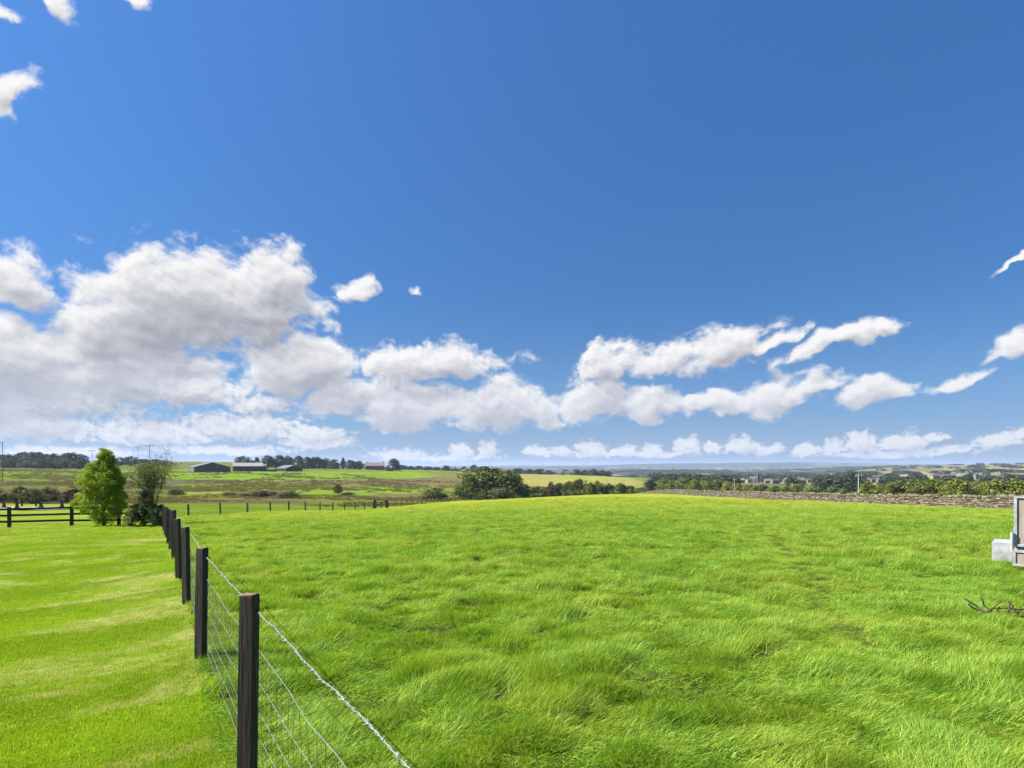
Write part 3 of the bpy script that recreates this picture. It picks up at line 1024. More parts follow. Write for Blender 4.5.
def make_field_grass():
    var = [tuft_mesh('field_grass', 75, .15, .11, .24, .0046, .45, 1.4, .75, s) for s in (1, 2, 3)]
    var += [tuft_mesh('field_grass', 80, .15, .12, .25, .0046, .4, 2.0, .95, s) for s in (4, 5, 8)]
    var += [tuft_mesh('field_grass', 65, .15, .07, .16, .0046, .8, .7, .3, s) for s in (6, 7)]
    x, y = polar_points(250000, 2.6, 85, power=1.75)
    s = fence_side(x, y)
    ok = (s > .04) & (x < WALL_X - .4) & ((y < CORNER[1]) | (x > cross_x(y)))
    x, y = x[ok], y[ok]
    D = np.maximum(y, 1)
    clump = fbm(x / .33, y / .29, 51, 3)
    wave = fbm(x / 3.2, y / 2.2, 52, 3)
    tus = np.clip((fbm(x / .75, y / .65, 57, 2) - .62) * 9, 0, 1) * (fbm(x / 4, y / 4, 59, 2) > .42)
    hgt = .42 + 1.0 * np.clip((clump - .28) * 1.9, 0, 1) ** 1.3 + .22 * (wave - .5) + .95 * tus
    hgt = np.clip(hgt * .68, .2, 1.3)
    hgt *= 1 - .6 * np.clip(1.25 - track_dist(x, y) / .36, 0, 1) * (.7 + fbm(x, y, 53, 2))
    keep = (nrg.uniform(0, 1, len(x)) < np.clip(.75 + 1.3 * (fbm(x / .45, y / .4, 54, 3) - .42), .22, 1)) & ~((track_dist(x, y) < .17) & (nrg.uniform(0, 1, len(x)) < .55))
    hol = fbm(x / .36, y / .31, 60, 2) * (1 + .12 * np.clip(14 / D, 0, 1))
    keep &= ~((hol > .675) & (nrg.uniform(0, 1, len(x)) < .85))
    hgt = np.where(hol > .64, hgt * .65, hgt)
    hgt = hgt * np.clip(.45 + fence_side(x, y) / .9, .45, 1)
    x, y, D, hgt, wave = x[keep], y[keep], D[keep], hgt[keep], wave[keep]
    z = H(x, y)
    big = np.clip(D / 19, 1, 2.7)
    rz = -.6 + 1.2 * (fbm(x / 6, y / 6, 55, 2) - .5) + 5.0 * (fbm(x / .38, y / .38, 58, 2) - .5) * np.clip(1.4 - D / 16, .2, 1) + nrg.normal(0, 1, len(x)) * np.clip(.3 + D / 22, .3, 1.2)
    tilt = nrg.normal(0, .14, len(x))
    rot = np.stack([tilt, nrg.normal(.05, .14, len(x)), rz], 1)
    scl = np.stack([big, big, hgt * (1 + .12 * (big - 1))], 1) * nrg.uniform(.8, 1.2, len(x))[:, None]
    scatter('field_grass', M['blade_field'], var, np.stack([x, y, z], 1), rot, scl, 'long windblown green pasture grass to the right of the wire fence')


def make_lawn_grass():
    var = [tuft_mesh('lawn_grass', 70, .12, .018, .045, .0038, .9, .7, .15, s, 2) for s in (21, 22, 23)]
    x, y = polar_points(95000, 2.8, 40, power=1.7)
    s = fence_side(x, y)
    ok = (s < -.05) & (x < 0)
    x, y, s = x[ok], y[ok], s[ok]
    D = y
    rough = np.clip(1 - np.abs(s + .05) / .2, 0, 1)
    big = np.clip(D / 10, 1, 2.6)
    hgt = (.5 + .6 * fbm(x / .4, y / .4, 71, 3)) * (1 + 1.5 * rough * nrg.uniform(.1, 1, len(x)))
    rot = np.stack([nrg.normal(0, .12, len(x)), nrg.normal(0, .12, len(x)), nrg.uniform(0, 6.28, len(x))], 1)
    scl = np.stack([big, big, hgt * (1 + .15 * (big - 1))], 1)
    scatter('lawn_grass', M['blade_lawn'], var, np.stack([x, y, H(x, y)], 1), rot, scl, 'short mown lawn grass to the left of the wire fence')


def make_moor_rushes():
    var = [tuft_mesh('rushes', 60, .55, .35, .9, .035, .6, .5, .15, s, 2) for s in (31, 32, 33)]
    x, y = polar_points(30000, 112, 520, half=42, power=1.1)
    px = 512 + F * x / y
    q = fbm(x / 22, y / 22, 81, 4)
    ok = (px < 640) & (px > -40) & (q > .5) & ~((x > cross_x(y)) & (y < 205))
    ok &= ~((np.abs(y - 90) < 25) & (px < 110))
    x, y = x[ok], y[ok]
    sc = nrg.uniform(.6, 1.3, len(x)) * np.clip(y / 200, .8, 1.6)
    rot = np.stack([np.zeros(len(x)), np.zeros(len(x)), nrg.uniform(0, 6.28, len(x))], 1)
    scatter('rushes', M['blade_moor'], var, np.stack([x, y, H(x, y)], 1), rot, np.stack([sc * 1.4, sc * 1.4, sc * .8], 1), 'tufts of brown rushes over the rough grazing')


make_field_grass()
make_lawn_grass()
make_moor_rushes()


# ------------------------------------------------------------------ fences
def fence_post(h, w, seed):
    r = random.Random(seed)
    mb = MB()
    b = w / 2
    vs, fs = [], []
    lv = [(-.3, 1), (h * .5, .99), (h - .012, .97), (h, .90)]
    for z, s in lv:
        for x, y in ((-b, -b), (b, -b), (b, b), (-b, b)):
            vs.append((x * s + r.uniform(-.002, .002), y * s + r.uniform(-.002, .002), z + (r.uniform(-.006, .006) if z > 1 else 0)))
    for i in range(len(lv) - 1):
        for j in range(4):
            fs.append((i * 4 + j, i * 4 + (j + 1) % 4, i * 4 + 4 + (j + 1) % 4, i * 4 + 4 + j))
    mb.add(vs, fs, 0)
    t = (len(lv) - 1) * 4
    mb.add(vs[t:], [(0, 1, 2, 3)], 1)
    return mb


def wire_pts(pts, sag, n=8, jit=.004, r=rnd):
    out = []
    for a, b in zip(pts[:-1], pts[1:]):
        a, b = Vector(a), Vector(b)
        for i in range(n):
            q = i / n
            p = a.lerp(b, q)
            p.z -= sag * 4 * q * (1 - q)
            if i:
                p += Vector((r.uniform(-jit, jit), r.uniform(-jit, jit), r.uniform(-jit, jit)))
            out.append(p)
    out.append(Vector(pts[-1]))
    return out


def build_wire_fence():
    root = empty('wire_fence', (0, 0, 0))
    tag(root, 'stock fence of black square posts with barbed wire between lawn and field', 'fence')
    base = []
    ang = math.atan2(FD[1], FD[0])
    metas = [fence_post(1.05, .077, s).mesh('post') for s in range(4)]
    for me in metas:
        me.materials.append(M['post'])
        me.materials.append(M['post_top'])
    for k_ in range(-1, NEND + 1):
        p = P0 + STEP * k_ + np.array([{-1: .16, 0: .055}.get(k_, 0.0), 0])
        b = Vector((p[0], p[1], h1(p[0], p[1])))
        base.append(b)
        o = link('post', metas[k_ % 4], root)
        o.location = b
        o.rotation_euler = (rnd.uniform(-.022, .022), rnd.uniform(-.022, .022), -.12 + rnd.uniform(-.14, .14))
        o.scale = (1, 1, rnd.uniform(.97, 1.03) if k_ > 1 else 1)
    off = Vector((FN[0], FN[1], 0)) * .05
    # barbed strand: two twisted wires and barbs
    mb = MB()
    tops = [b + off + Vector((0, 0, .965)) for b in base]
    core = wire_pts(tops, .012, 20, .005)
    s = 0.0
    strandA, strandB = [], []
    fine = []
    for a, b in zip(core[:-1], core[1:]):
        near = a.y < 9.5
        n = 10 if near else 2
        for i in range(n):
            fine.append(a.lerp(b, i / n))
    fine.append(core[-1])
    L = 0.0
    for i, p in enumerate(fine):
        if i:
            L += (p - fine[i - 1]).length
        ph = L / .055 * math.pi
        w = Vector((FN[0] * math.cos(ph), FN[1] * math.cos(ph), math.sin(ph))) * .0027
        strandA.append(p + w)
        strandB.append(p - w)
    mb.tube(strandA, .002, 5)
    mb.tube(strandB, .002, 5)
    L, nxt = 0.0, .05
    for i in range(1, len(fine)):
        L += (fine[i] - fine[i - 1]).length
        if L > nxt and fine[i].y < 22:
            nxt += .125
            d = (fine[i] - fine[i - 1]).normalized()
            for q in range(2):
                a = rnd.uniform(0, 6.28)
                u = Vector((FN[0] * math.cos(a), FN[1] * math.cos(a), math.sin(a)))
                c = fine[i] + d * (.005 * (q - .5))
                mb.tube([c - u * .015 + d * .006, c, c + u * .013 - d * .006], .0011, 4)
            # wrapped collar of the barb
            mb.tube([fine[i] - d * .007, fine[i] + d * .006], .0042, 6)
    mb.build('barbed_wire', M['wire'], root, True)
    # stock netting
    mb = MB()
    hs = [.06, .17, .29, .43, .585, .76]
    lines = []
    for hh in hs:
        pts = wire_pts([b + off * 1.02 + Vector((0, 0, hh)) for b in base], .01 + .02 * rnd.random(), 8, .007)
        lines.append(pts)
        mb.tube(pts, .0016 if hh < .7 else .0019, 4)
    tot = len(lines[0]) - 1
    L, nxt = 0.0, .1
    for i in range(tot):
        a, b = lines[0][i], lines[0][i + 1]
        if a.y > 26:
            break
        n = 3 if a.y < 9 else 2
        for j in range(n):
            q = j / n
            pts = [l_[i].lerp(l_[i + 1], q) + Vector((rnd.uniform(-.004, .004), rnd.uniform(-.004, .004), 0)) for l_ in lines]
            mb.tube(pts, .0015, 4, cap=False)
    mb.build('wire_mesh', M['wire'], root, True)
    return base


build_wire_fence()


def build_cross_fence():
    root = empty('wire_fence', (0, 0, 0))
    tag(root, 'long post and wire fence crossing behind the field towards the big tree', 'fence')
    me = fence_post(1.1, .12, 9).mesh('post')
    me.materials.append(M['grey_post'])
    me.materials.append(M['grey_post'])
    bs = []
    D = CORNER[1] + 3.5
    while D < 215:
        x = cross_x(D)
        b = Vector((x, D, h1(x, D)))
        bs.append(b)
        o = link('post', me, root)
        o.location = b
        o.rotation_euler = (rnd.uniform(-.03, .03), rnd.uniform(-.03, .03), rnd.uniform(-.4, .4))
        o.scale = (1, 1, rnd.uniform(.92, 1.08))
        D += 4.35 if D > 58 else 4.6
    mb = MB()
    c0 = Vector((CORNER[0], CORNER[1], h1(*CORNER)))
    for hh in (.3, .55, .78, 1.0):
        mb.tube([p + Vector((.07, 0, hh)) for p in [c0] + bs], .004, 4)
    mb.build('wire', M['wire'], root)
    # field gate in that fence
    D = 101.0
    g = spot(381, D)
    gt = empty('field_gate', g)
    tag(gt, 'small dark timber gate between two thick posts in the far wire fence', 'gate')
    for s in (-1, 1):
        mb = MB()
        mb.box((s * .95, 0, .62), (.36, .36, 1.5), taper=.93, jit=.015)
        mb.build('gate_post', M['grey_post'], gt)
    for hh in (.35, .65, .95, 1.18):
        mb = MB()
        mb.box((0, .06, hh), (1.56, .05, .10))
        mb.build('rail', M['grey_post'], gt)
    mb = MB()
    mb.box((0, .115, .75), (1.62, .04, .09), rot=Vector((1.5, 0, .85)).to_track_quat('X', 'Z').to_euler())
    mb.build('brace', M['grey_post'], gt)


build_cross_fence()


def build_rail_fence(pts, label, h, rails, posts=.13, mat=None, group=None):
    mat = mat or M['rail']
    root = empty('rail_fence', pts[0])
    tag(root, label, 'fence', group)
    o0 = Vector(pts[0])
    for i, p in enumerate(pts):
        mb = MB()
        q = Vector(p) - o0
        mb.box(q + Vector((0, 0, h / 2 - .1)), (posts, posts, h + .2), taper=.97, jit=.004)
        mb.build('post', mat, root)
        if i:
            a, b = Vector(pts[i - 1]) - o0, q
            for hh in rails:
                mb = MB()
                d = b - a
                rot = d.to_track_quat('X', 'Z').to_euler()
                mb.box((a + b) / 2 + Vector((0, -posts / 2 - .02, hh + rnd.uniform(-.012, .012))), (d.length - .006, .036, .105), rot=rot)
                mb.build('rail', mat, root)
    return root


def gp(x, y):
    return Vector((x, y, h1(x, y)))


build_rail_fence([gp(-35.6, 32.1), gp(-32.5, 32.4), gp(-29.4, 32.7), gp(-26.25, 33.0), gp(-23.2, 33.3), gp(-20.9, 33.6), gp(-18.75, 33.85)],
                 'black three rail timber fence across the far side of the lawn', 1.08, (.97, .64, .31))
# sand arena beyond the lawn with its own fence
def build_arena():
    xs = np.linspace(px_x(-140, 86), px_x(92, 86), 24)
    ys = np.linspace(80, 93, 8)
    X, Y = np.meshgrid(xs, ys)
    Z = H(X, Y) + .10
    idx = np.arange(X.size).reshape(X.shape)
    f = np.stack([idx[:-1, :-1], idx[:-1, 1:], idx[1:, 1:], idx[1:, :-1]], -1).reshape(-1, 4)
    o = link('arena_sand', mesh_np('arena_sand', np.stack([X, Y, Z], -1).reshape(-1, 3), f, smooth=True))
    o.data.materials.append(M['sand'])  # riding arena surface, a strip of grey sand
    tag(o, kind='structure')
    D = 95.0
    build_rail_fence([gp(px_x(p, D), D) for p in (-32, -14, 4, 22, 36)], 'open dark two rail fence behind the grey sand strip on the left', 1.35, (1.22, .75), .16)
    # jump stands with a red pole between them
    for p0, p1, D, lab, m_ in ((4, 17, 88, 'low jump with a red pole on the grey sand strip', 'red'), (41, 62, 90, 'dark jump with two squat stands on the grey sand strip', 'dark_iron')):
        a, b = gp(px_x(p0, D), D), gp(px_x(p1, D), D)
        rt = empty('show_jump', a + Vector((0, 0, .1)))
        tag(rt, lab, 'jump')
        for q in (Vector((0, 0, 0)), b - a):
            mb = MB()
            mb.box(q + Vector((0, 0, .45)), (.5, .12, .9), taper=.6)
            mb.box(q + Vector((0, 0, .05)), (.6, .5, .1))
            mb.build('stand', M['dark_iron'], rt)
        mb = MB()
        mb.tube([Vector((.25, -.12, .62)), b - a + Vector((-.25, -.12, .62))], .06, 8)
        mb.build('pole', M[m_], rt)


build_arena()


# ------------------------------------------------------------------ dry stone wall
def build_stone_wall():
    pts = []
    Y = 22.0
    while Y < 190:
        x = WALL_X + 1.1 * math.sin(Y / 37.0) - max(0, Y - 110) * .02
        pts.append((x, Y))
        Y += .5
    P = np.array(pts)
    S_ = np.concatenate([[0], np.cumsum(np.hypot(*np.diff(P, axis=0).T))])
    zs = H(P[:, 0], P[:, 1])
    V, Fc, T = [], [], []
    BF = np.array([(0, 3, 2, 1), (4, 5, 6, 7), (0, 1, 5, 4), (1, 2, 6, 5), (2, 3, 7, 6), (3, 0, 4, 7)])

    def stone(s, ln, z0, hh, th, jit):
        c = np.array([np.interp(s + ln / 2, S_, P[:, 0]), np.interp(s + ln / 2, S_, P[:, 1])])
        e = np.array([np.interp(s + ln, S_, P[:, 0]), np.interp(s + ln, S_, P[:, 1])])
        d = (e - c) / max(np.linalg.norm(e - c), 1e-6)
        n = np.array([-d[1], d[0]])
        zb = np.interp(s + ln / 2, S_, zs)
        sh = nrg.uniform(-jit, jit)
        b = len(V)
        for z, k2 in ((z0, 1.0), (z0 + hh, .94)):
            for u, w in ((-1, -1), (1, -1), (1, 1), (-1, 1)):
                q = c + d * u * ln / 2 * k2 + n * (w * th / 2 * k2 + sh) + nrg.uniform(-.012, .012, 2)
                V.append((q[0], q[1], zb + z + nrg.uniform(-.008, .008)))
        Fc.extend(BF + b)
        T.extend([nrg.uniform()] * 8)
    total = S_[-1] - 1
    z = -.12
    crs = 0
    while z < .84:
        hh = nrg.uniform(.11, .19)
        s = nrg.uniform(0, .3)
        th = .62 - .2 * max(z, 0)
        while s < total:
            ln = nrg.uniform(.18, .62)
            stone(s, ln - .01, z + nrg.uniform(-.03, .03), hh * nrg.uniform(.75, 1.2), th, .03)
            s += ln
        z += hh
        crs += 1
    s = 0
    while s < total:
        ln = nrg.uniform(.13, .34)
        stone(s, ln - .008, z, nrg.uniform(.08, .32), .46, .05)
        s += ln
    me = mesh_np('stone_wall', V, Fc, attrs={'tint': ('POINT', T)})
    mt, k, out = material('dry_stone')
    at_ = k.new('ShaderNodeAttribute', attribute_name='tint')
    geo = k.new('ShaderNodeNewGeometry')
    n = k.noise(geo.outputs['Position'], 7, 6, .65)
    n2 = k.noise(geo.outputs['Position'], .35, 4, .6)
    col = k.ramp(at_.outputs['Fac'], [(0, (.038, .030, .021)), (.35, (.085, .068, .048)), (.7, (.135, .112, .08)), (1, (.20, .175, .13))])
    col = k.mix(k.rng(n, .45, .75, 0, .6), col, (.17, .155, .10))
    col = k.mix(k.rng(n2, .5, .7, 0, .45), col, (.10, .095, .05))
    p = k.new('ShaderNodeBsdfPrincipled')
    k.put(p.inputs['Base Color'], col)
    p.inputs['Roughness'].default_value = .95
    p.inputs['Specular IOR Level'].default_value = .1
    k.l.new(p.outputs[0], out.inputs[0])
    me.materials.append(mt)
    o = link('stone_wall', me)
    tag(o, 'long low dry stone wall along the right edge of the field', 'wall')


build_stone_wall()


# ------------------------------------------------------------------ trees
def crown_mesh(name, w, h, z0, clumps, leaves, leaf, seed, shape='round', fill=.55, mat=None, rs=1.0):
    """leaf faces spread over many small clumps inside an uneven crown; w = width, from z0 to h"""
    g = np.random.default_rng(seed)
    C, R = [], []
    hh = h - z0
    while len(C) < clumps:
        p = g.uniform(-1, 1, 3)
        rr = np.linalg.norm(p)
        if rr > 1 or rr < fill * g.uniform(0, 1.2):
            continue
        q = (p[2] + 1) / 2
        if shape == 'cone':
            s = (1 - q) ** .62 * (.55 + .45 * min(1, q * 5))
        elif shape == 'egg':
            s = math.sqrt(max(0, 1 - (2 * q - .72) ** 2 / 1.64)) * (.72 + .28 * min(1, q * 4))
        elif shape == 'flame':
            s = float(np.interp(q, [0, .08, .3, .5, .7, .88, 1], [.55, .8, 1.0, .92, .66, .36, .08])) / max(.35, math.sqrt(max(1e-3, 1 - p[2] ** 2)))
            s = min(s, 1.3)
        elif shape == 'dome':
            s = math.sqrt(max(0, 1 - q ** 2.2)) / max(.25, math.sqrt(max(1e-3, 1 - p[2] ** 2))) * .9
            s = min(s, 1.25)
        else:
            s = 1.0
        lob = 1 + .16 * math.sin(3 * math.atan2(p[1], p[0]) + seed) + .10 * math.sin(5 * p[2] * 2 + seed * 2)
        C.append((p[0] * w / 2 * s * lob, p[1] * w / 2 * s * lob, z0 + q * hh))
        R.append(rs * g.uniform(.10, .21) * min(w, hh) * (1.0 if q < .8 else .8))
    C, R = np.array(C), np.array(R)
    ct = g.uniform(-.22, .22, clumps)
    ci = g.integers(0, clumps, leaves)
    d = g.normal(0, 1, (leaves, 3))
    d /= np.linalg.norm(d, axis=1)[:, None]
    rad = R[ci] * g.uniform(.55, 1.15, leaves)
    pos = C[ci] + d * rad[:, None] * np.array([1, 1, .8])
    pos[:, 2] = np.maximum(pos[:, 2], .04)
    nrm = d + g.normal(0, .55, (leaves, 3)) + np.array([0, 0, .25])
    nrm /= np.linalg.norm(nrm, axis=1)[:, None]
    up = g.normal(0, 1, (leaves, 3))
    a = np.cross(nrm, up)
    a /= np.linalg.norm(a, axis=1)[:, None] + 1e-9
    b = np.cross(nrm, a)
    ls = leaf * g.uniform(.6, 1.4, leaves)
    a, b = a * ls[:, None] * .5, b * ls[:, None] * .36
    fold = nrm * ls[:, None] * .12
    V = np.stack([pos - a, pos - b * 1.0 + fold, pos + a, pos + b * 1.0 + fold], 1).reshape(-1, 3)
    f = np.arange(leaves * 4).reshape(-1, 4)
    t = np.repeat(np.clip(.45 + ct[ci] + g.normal(0, .16, leaves), 0, 1), 4)
    me = mesh_np(name, V, f, attrs={'tint': ('POINT', t)})
    if mat:
        me.materials.append(mat)
    return me


def trunk_mb(h, r, seed, limbs=5, spread=1.0, top=.75):
    g = random.Random(seed)
    mb = MB()
    pts = [Vector((0, 0, -.3))]
    for i in range(1, 6):
        q = i / 5
        pts.append(Vector((g.uniform(-.05, .05) * h * q, g.uniform(-.05, .05) * h * q, h * top * q)))
    mb.tube(pts, [r * 1.25, r, r * .85, r * .7, r * .5, r * .25], 7)
    for i in range(limbs):
        q = g.uniform(.3, .85)
        p = pts[int(q * 5)].lerp(pts[min(5, int(q * 5) + 1)], q * 5 - int(q * 5))
        a = g.uniform(0, 6.28)
        ln = g.uniform(.2, .4) * h * spread
        e = p + Vector((math.cos(a) * ln, math.sin(a) * ln, ln * g.uniform(.5, 1.1)))
        m_ = p.lerp(e, .5) + Vector((0, 0, -.06 * ln))
        mb.tube([p, m_, e], [r * .42, r * .28, r * .1], 5)
    return mb


def ordinal(i, n):
    names = ['first', 'second', 'third', 'fourth', 'fifth', 'sixth', 'seventh', 'eighth', 'ninth', 'tenth', 'eleventh', 'twelfth',
             'thirteenth', 'fourteenth', 'fifteenth', 'sixteenth', 'seventeenth', 'eighteenth', 'nineteenth', 'twentieth']
    if i == 0:
        return 'leftmost'
    if i == n - 1:
        return 'rightmost'
    return names[i]


PROTO = {}


def proto(kind, i):
    """unit trees (height 1, width 1), shared by the far trees"""
    key = (kind, i)
    if key not in PROTO:
        mat = M['foliage_' + kind.split('_')[0]]
        shape = {'broad': 'round', 'bush': 'dome', 'tall': 'egg', 'cone': 'cone'}[kind.split('_')[1]]
        n = 4200
        cr = crown_mesh('crown', 1.0, 1.0,   .03 if shape in ('round', 'egg') else .0, 60, n, .056, 100 + i * 7 + len(kind), shape, .6, mat)
        tr = trunk_mb(1.0, .035, 5 + i, 5, .8, .7).mesh('trunk')
        tr.materials.append(M['bark'])
        PROTO[key] = (cr, tr)
    return PROTO[key]


def far_tree(px, D, ytop, wpx, kind, label, cat='tree', group=None, i=None, name=None):
    p = spot(px, D)
    h = max(1.2, z_at(ytop, D) - p.z)
    w = wpx * D / F * 1.22
    cr, tr = proto(kind, rnd.randrange(4) if i is None else i)
    root = empty(name or ('bush' if cat == 'bush' else 'tree'), p, rnd.uniform(0, 6.28))
    root.scale = (w, w * rnd.uniform(.85, 1.15), h)
    tag(root, label, cat, group)
    link('crown', cr, root)
    link('trunk', tr, root)
    return root


def row(items, D, kind, place, group, cat='tree', jit=15, noun=None):
    items = sorted(items)
    n = len(items)
    noun = noun or cat
    for i, it in enumerate(items):
        px, yt, w = it[:3]
        kd = it[3] if len(it) > 3 else kind
        far_tree(px, D + rnd.uniform(-jit, jit), yt, w, kd, '%s %s %s' % (ordinal(i, n), noun, place), cat, group)


def build_trees():
    # bright bushy tree by the lawn fence
    D = 32.7
    p = spot(104, D)
    h = z_at(447.5, D) - p.z
    root = empty('tree', p)
    tag(root, 'bright green bushy tree with pointed top at the end of the lawn', 'tree')
    me = crown_mesh('crown', 2.2, h, .10, 420, 56000, .054, 3, 'flame', .55, M['foliage_bright'], rs=.55)
    link('crown', me, root)
    trunk_mb(h, .09, 4, 8, .5, .85).build('trunk', M['bark'], root)
    # sparse twiggy tree beside it
    D = 33.2
    p = spot(153, D)
    h = z_at(445.5, D) - p.z
    root = empty('tree', p)
    tag(root, 'thin sparse tree with bare twigs beside the bright green tree', 'tree')
    g = random.Random(12)
    mb = MB()
    tips = []

    def grow(a, d, ln, r, lev):
        mid = a + d * ln * .5 + Vector((g.uniform(-1, 1), g.uniform(-1, 1), 0)) * ln * .07
        e = a + d * ln
        mb.tube([a, mid, e], [r, r * .8, r * .6], 5 if lev < 2 else 4, cap=False)
        if lev >= 2:
            tips.extend([mid, e, a.lerp(e, .8)])
        if lev < 5:
            for _ in range(3 if lev < 2 else 2):
                nd = (d + Vector((g.uniform(-1, 1), g.uniform(-1, 1), g.uniform(-.35, .75))) * (.62 if lev else .5)).normalized()
                grow(e if g.random() < .6 else mid.lerp(e, g.random()), nd, ln * g.uniform(.62, .85), r * .6, lev + 1)
    for s in range(3):
        grow(Vector((g.uniform(-.25, .25), g.uniform(-.2, .2), -.1)), Vector((g.uniform(-.25, .25), g.uniform(-.25, .25), 1)).normalized(), h * .27, .045, 0)
    zmax = max(v[2] for v in mb.v)
    xm = max(abs(v[0]) for v in mb.v)
    mb.v = [(x * 1.25 / xm, y * 1.25 / xm, z * h / zmax) for x, y, z in mb.v]
    mb.build('trunk', M['bark'], root)
    T = np.array([(t.x * 1.25 / xm, t.y * 1.25 / xm, t.z * h / zmax) for t in tips])
    gn = np.random.default_rng(5)
    n = 8000
    wts = np.where(T[:, 2] > h * .78, .2, 1.0) * np.where(T[:, 2] < h * .55, 2.2, 1) * np.where(T[:, 2] < h * .2, .4, 1)
    pos = T[gn.choice(len(T), n, p=wts / wts.sum())] + gn.normal(0, 1, (n, 3)) * np.array([.22, .22, .13]) - np.array([0, 0, .12])
    pos[:, 2] = np.maximum(pos[:, 2], .1)
    nr = gn.normal(0, 1, (n, 3)) + (0, 0, .4)
    nr /= np.linalg.norm(nr, axis=1)[:, None]
    a = np.cross(nr, gn.normal(0, 1, (n, 3)))
    a /= np.linalg.norm(a, axis=1)[:, None]
    b = np.cross(nr, a)
    ls = (.06 * gn.uniform(.6, 1.4, n))[:, None]
    V = np.stack([pos - a * ls * .5, pos - b * ls * .35, pos + a * ls * .5, pos + b * ls * .35], 1).reshape(-1, 3)
    me = mesh_np('crown', V, np.arange(n * 4).reshape(-1, 4), attrs={'tint': ('POINT', np.repeat(gn.uniform(.1, .9, n), 4))})
    me.materials.append(M['foliage_sparse'])
    link('crown', me, root)
    # dark shrubs under it
    for px, D, yt, w, sd, lab, mt in ((145, 31.6, 489, 1.05, 8, 'very dark upright shrub between the bright tree and the wire fence', 'foliage_shrub'),
                                      (158, 31.5, 507, .85, 9, 'low grey green shrub against the corner of the wire fence', 'foliage_sparse'),
                                      (131, 31.3, 505, .7, 10, 'small grey green shrub tucked behind the bright tree', 'foliage_sparse')):
        p = spot(px, D)
        h = z_at(yt, D) - p.z
        o = empty('shrub', p)
        tag(o, lab, 'shrub')
        link('crown', crown_mesh('foliage', w, h, .02, 90, 7000, .055, sd, 'egg', .35, M[mt]), o).name = 'foliage'
        trunk_mb(h, .03, sd, 4, .5, .6).build('stem', M['bark'], o)

    # woods on the left skyline
    row([(-10, 454, 15), (3, 453.5, 15), (14, 456, 13), (25, 452.5, 15), (37, 452, 16), (49, 454, 15), (59, 452.3, 15), (70, 453, 15), (81, 454.5, 13)],
        585, 'dark_broad', 'in the back row of the wood on the left skyline', 'trees of the left skyline wood')
    row([(9, 459, 12), (27, 457.5, 14), (42, 458, 14), (56, 460, 11), (66, 458.5, 13), (78, 460, 12)],
        560, 'dark_bush', 'in the front row of the wood on the left skyline', 'trees of the left skyline wood')
    row([(120, 457.5, 11), (131, 456.5, 12), (143, 459, 11), (155, 459.5, 12), (166, 460.5, 9)],
        640, 'dark_broad', 'in the dark skyline row behind the thin sparse tree', 'skyline trees behind the sparse tree')
    # behind the farm
    far_tree(243, 610, 456.3, 15, 'dark_broad', 'round tree standing directly behind the long pale farm roof', i=1)
    far_tree(256, 615, 457.5, 9, 'dark_tall', 'small tree at the right end of the long pale farm roof', i=2)
    row([(268, 455.6, 14), (278, 455.3, 14), (288, 456.3, 14), (298, 456.5, 13), (307, 457, 13), (316, 457.5, 13), (325, 458.5, 12), (334, 459.5, 11),
         (343, 458, 6, 'dark_cone'), (350, 460, 11), (359, 461, 11)], 690, 'dark_bush', 'in the long shelter belt right of the farm', 'trees of the farm shelter belt', jit=10)
    # the ridge around the far house
    far_tree(393, 700, 459.3, 14, 'dark_bush', 'round dark tree just right of the stone house on the ridge', i=0)
    row([(402, 465, 10), (410, 466, 10), (418, 466, 10), (427, 466.5, 10), (436, 467, 9), (446, 465.5, 8), (464, 466.5, 7), (474, 464.8, 7), (482, 467, 8)],
        860, 'dark_bush', 'along the ridge between the stone house and the big tree', 'low trees along the ridge', noun='low tree')
    row([(508, 469.5, 10), (518, 468.5, 12), (529, 469.2, 12), (540, 469, 12), (550, 470.3, 10), (566, 470, 9), (576, 469.6, 10), (585, 470, 9), (593, 469.2, 10), (601, 470.2, 9), (608, 471, 8)],
        985, 'dark_bush', 'on the skyline right of the big tree', 'skyline trees right of the big tree', noun='low tree')
    # the big tree clump beyond the field
    far_tree(487, 236, 466.6, 50, 'oak_bush', 'largest tree, wide and dark, beyond the middle of the field', i=1)
    far_tree(467, 226, 476, 24, 'oak_bush', 'broad olive tree on the left flank of the largest tree', i=2)
    far_tree(510, 240, 474.5, 26, 'oak_bush', 'dark tree on the right flank of the largest tree', i=3)
    far_tree(500, 222, 486.5, 22, 'scrub_bush', 'low grey green bush in front of the largest tree', 'bush', i=0)
    far_tree(478, 222, 488, 20, 'oak_bush', 'low dark bush under the left side of the largest tree', 'bush', i=2)
    far_tree(435, 214, 487.8, 24, 'oak_bush', 'lone dark bush left of the largest tree by the far fence', 'bush', i=1)
    row([(525, 484, 20), (537, 486, 15), (547, 487, 13), (551, 482, 7, 'red_bush'), (560, 484, 17, 'dark_bush'), (569, 481, 14), (579, 479, 18), (590, 483.5, 14), (598, 481, 14),
         (609, 484, 16, 'dark_bush'), (620, 484, 17), (631, 485.5, 14), (641, 487.5, 12)], 262, 'oak_bush', 'in the hedge of trees beyond the crest of the field', 'trees of the far hedge', jit=22)
    far_tree(650, 330, 480.3, 14, 'dark_bush', 'small round dark tree alone at the right end of the hedge', i=0)
    # right of centre, beyond the stone wall
    row([(664, 478, 15), (674, 479.5, 13), (684, 478, 15), (695, 479, 14), (706, 480, 14), (717, 479.5, 15), (728, 481.5, 13), (738, 482.5, 14)],
        390, 'olive_bush', 'in the line beyond the far end of the stone wall', 'trees beyond the far end of the wall', jit=35)
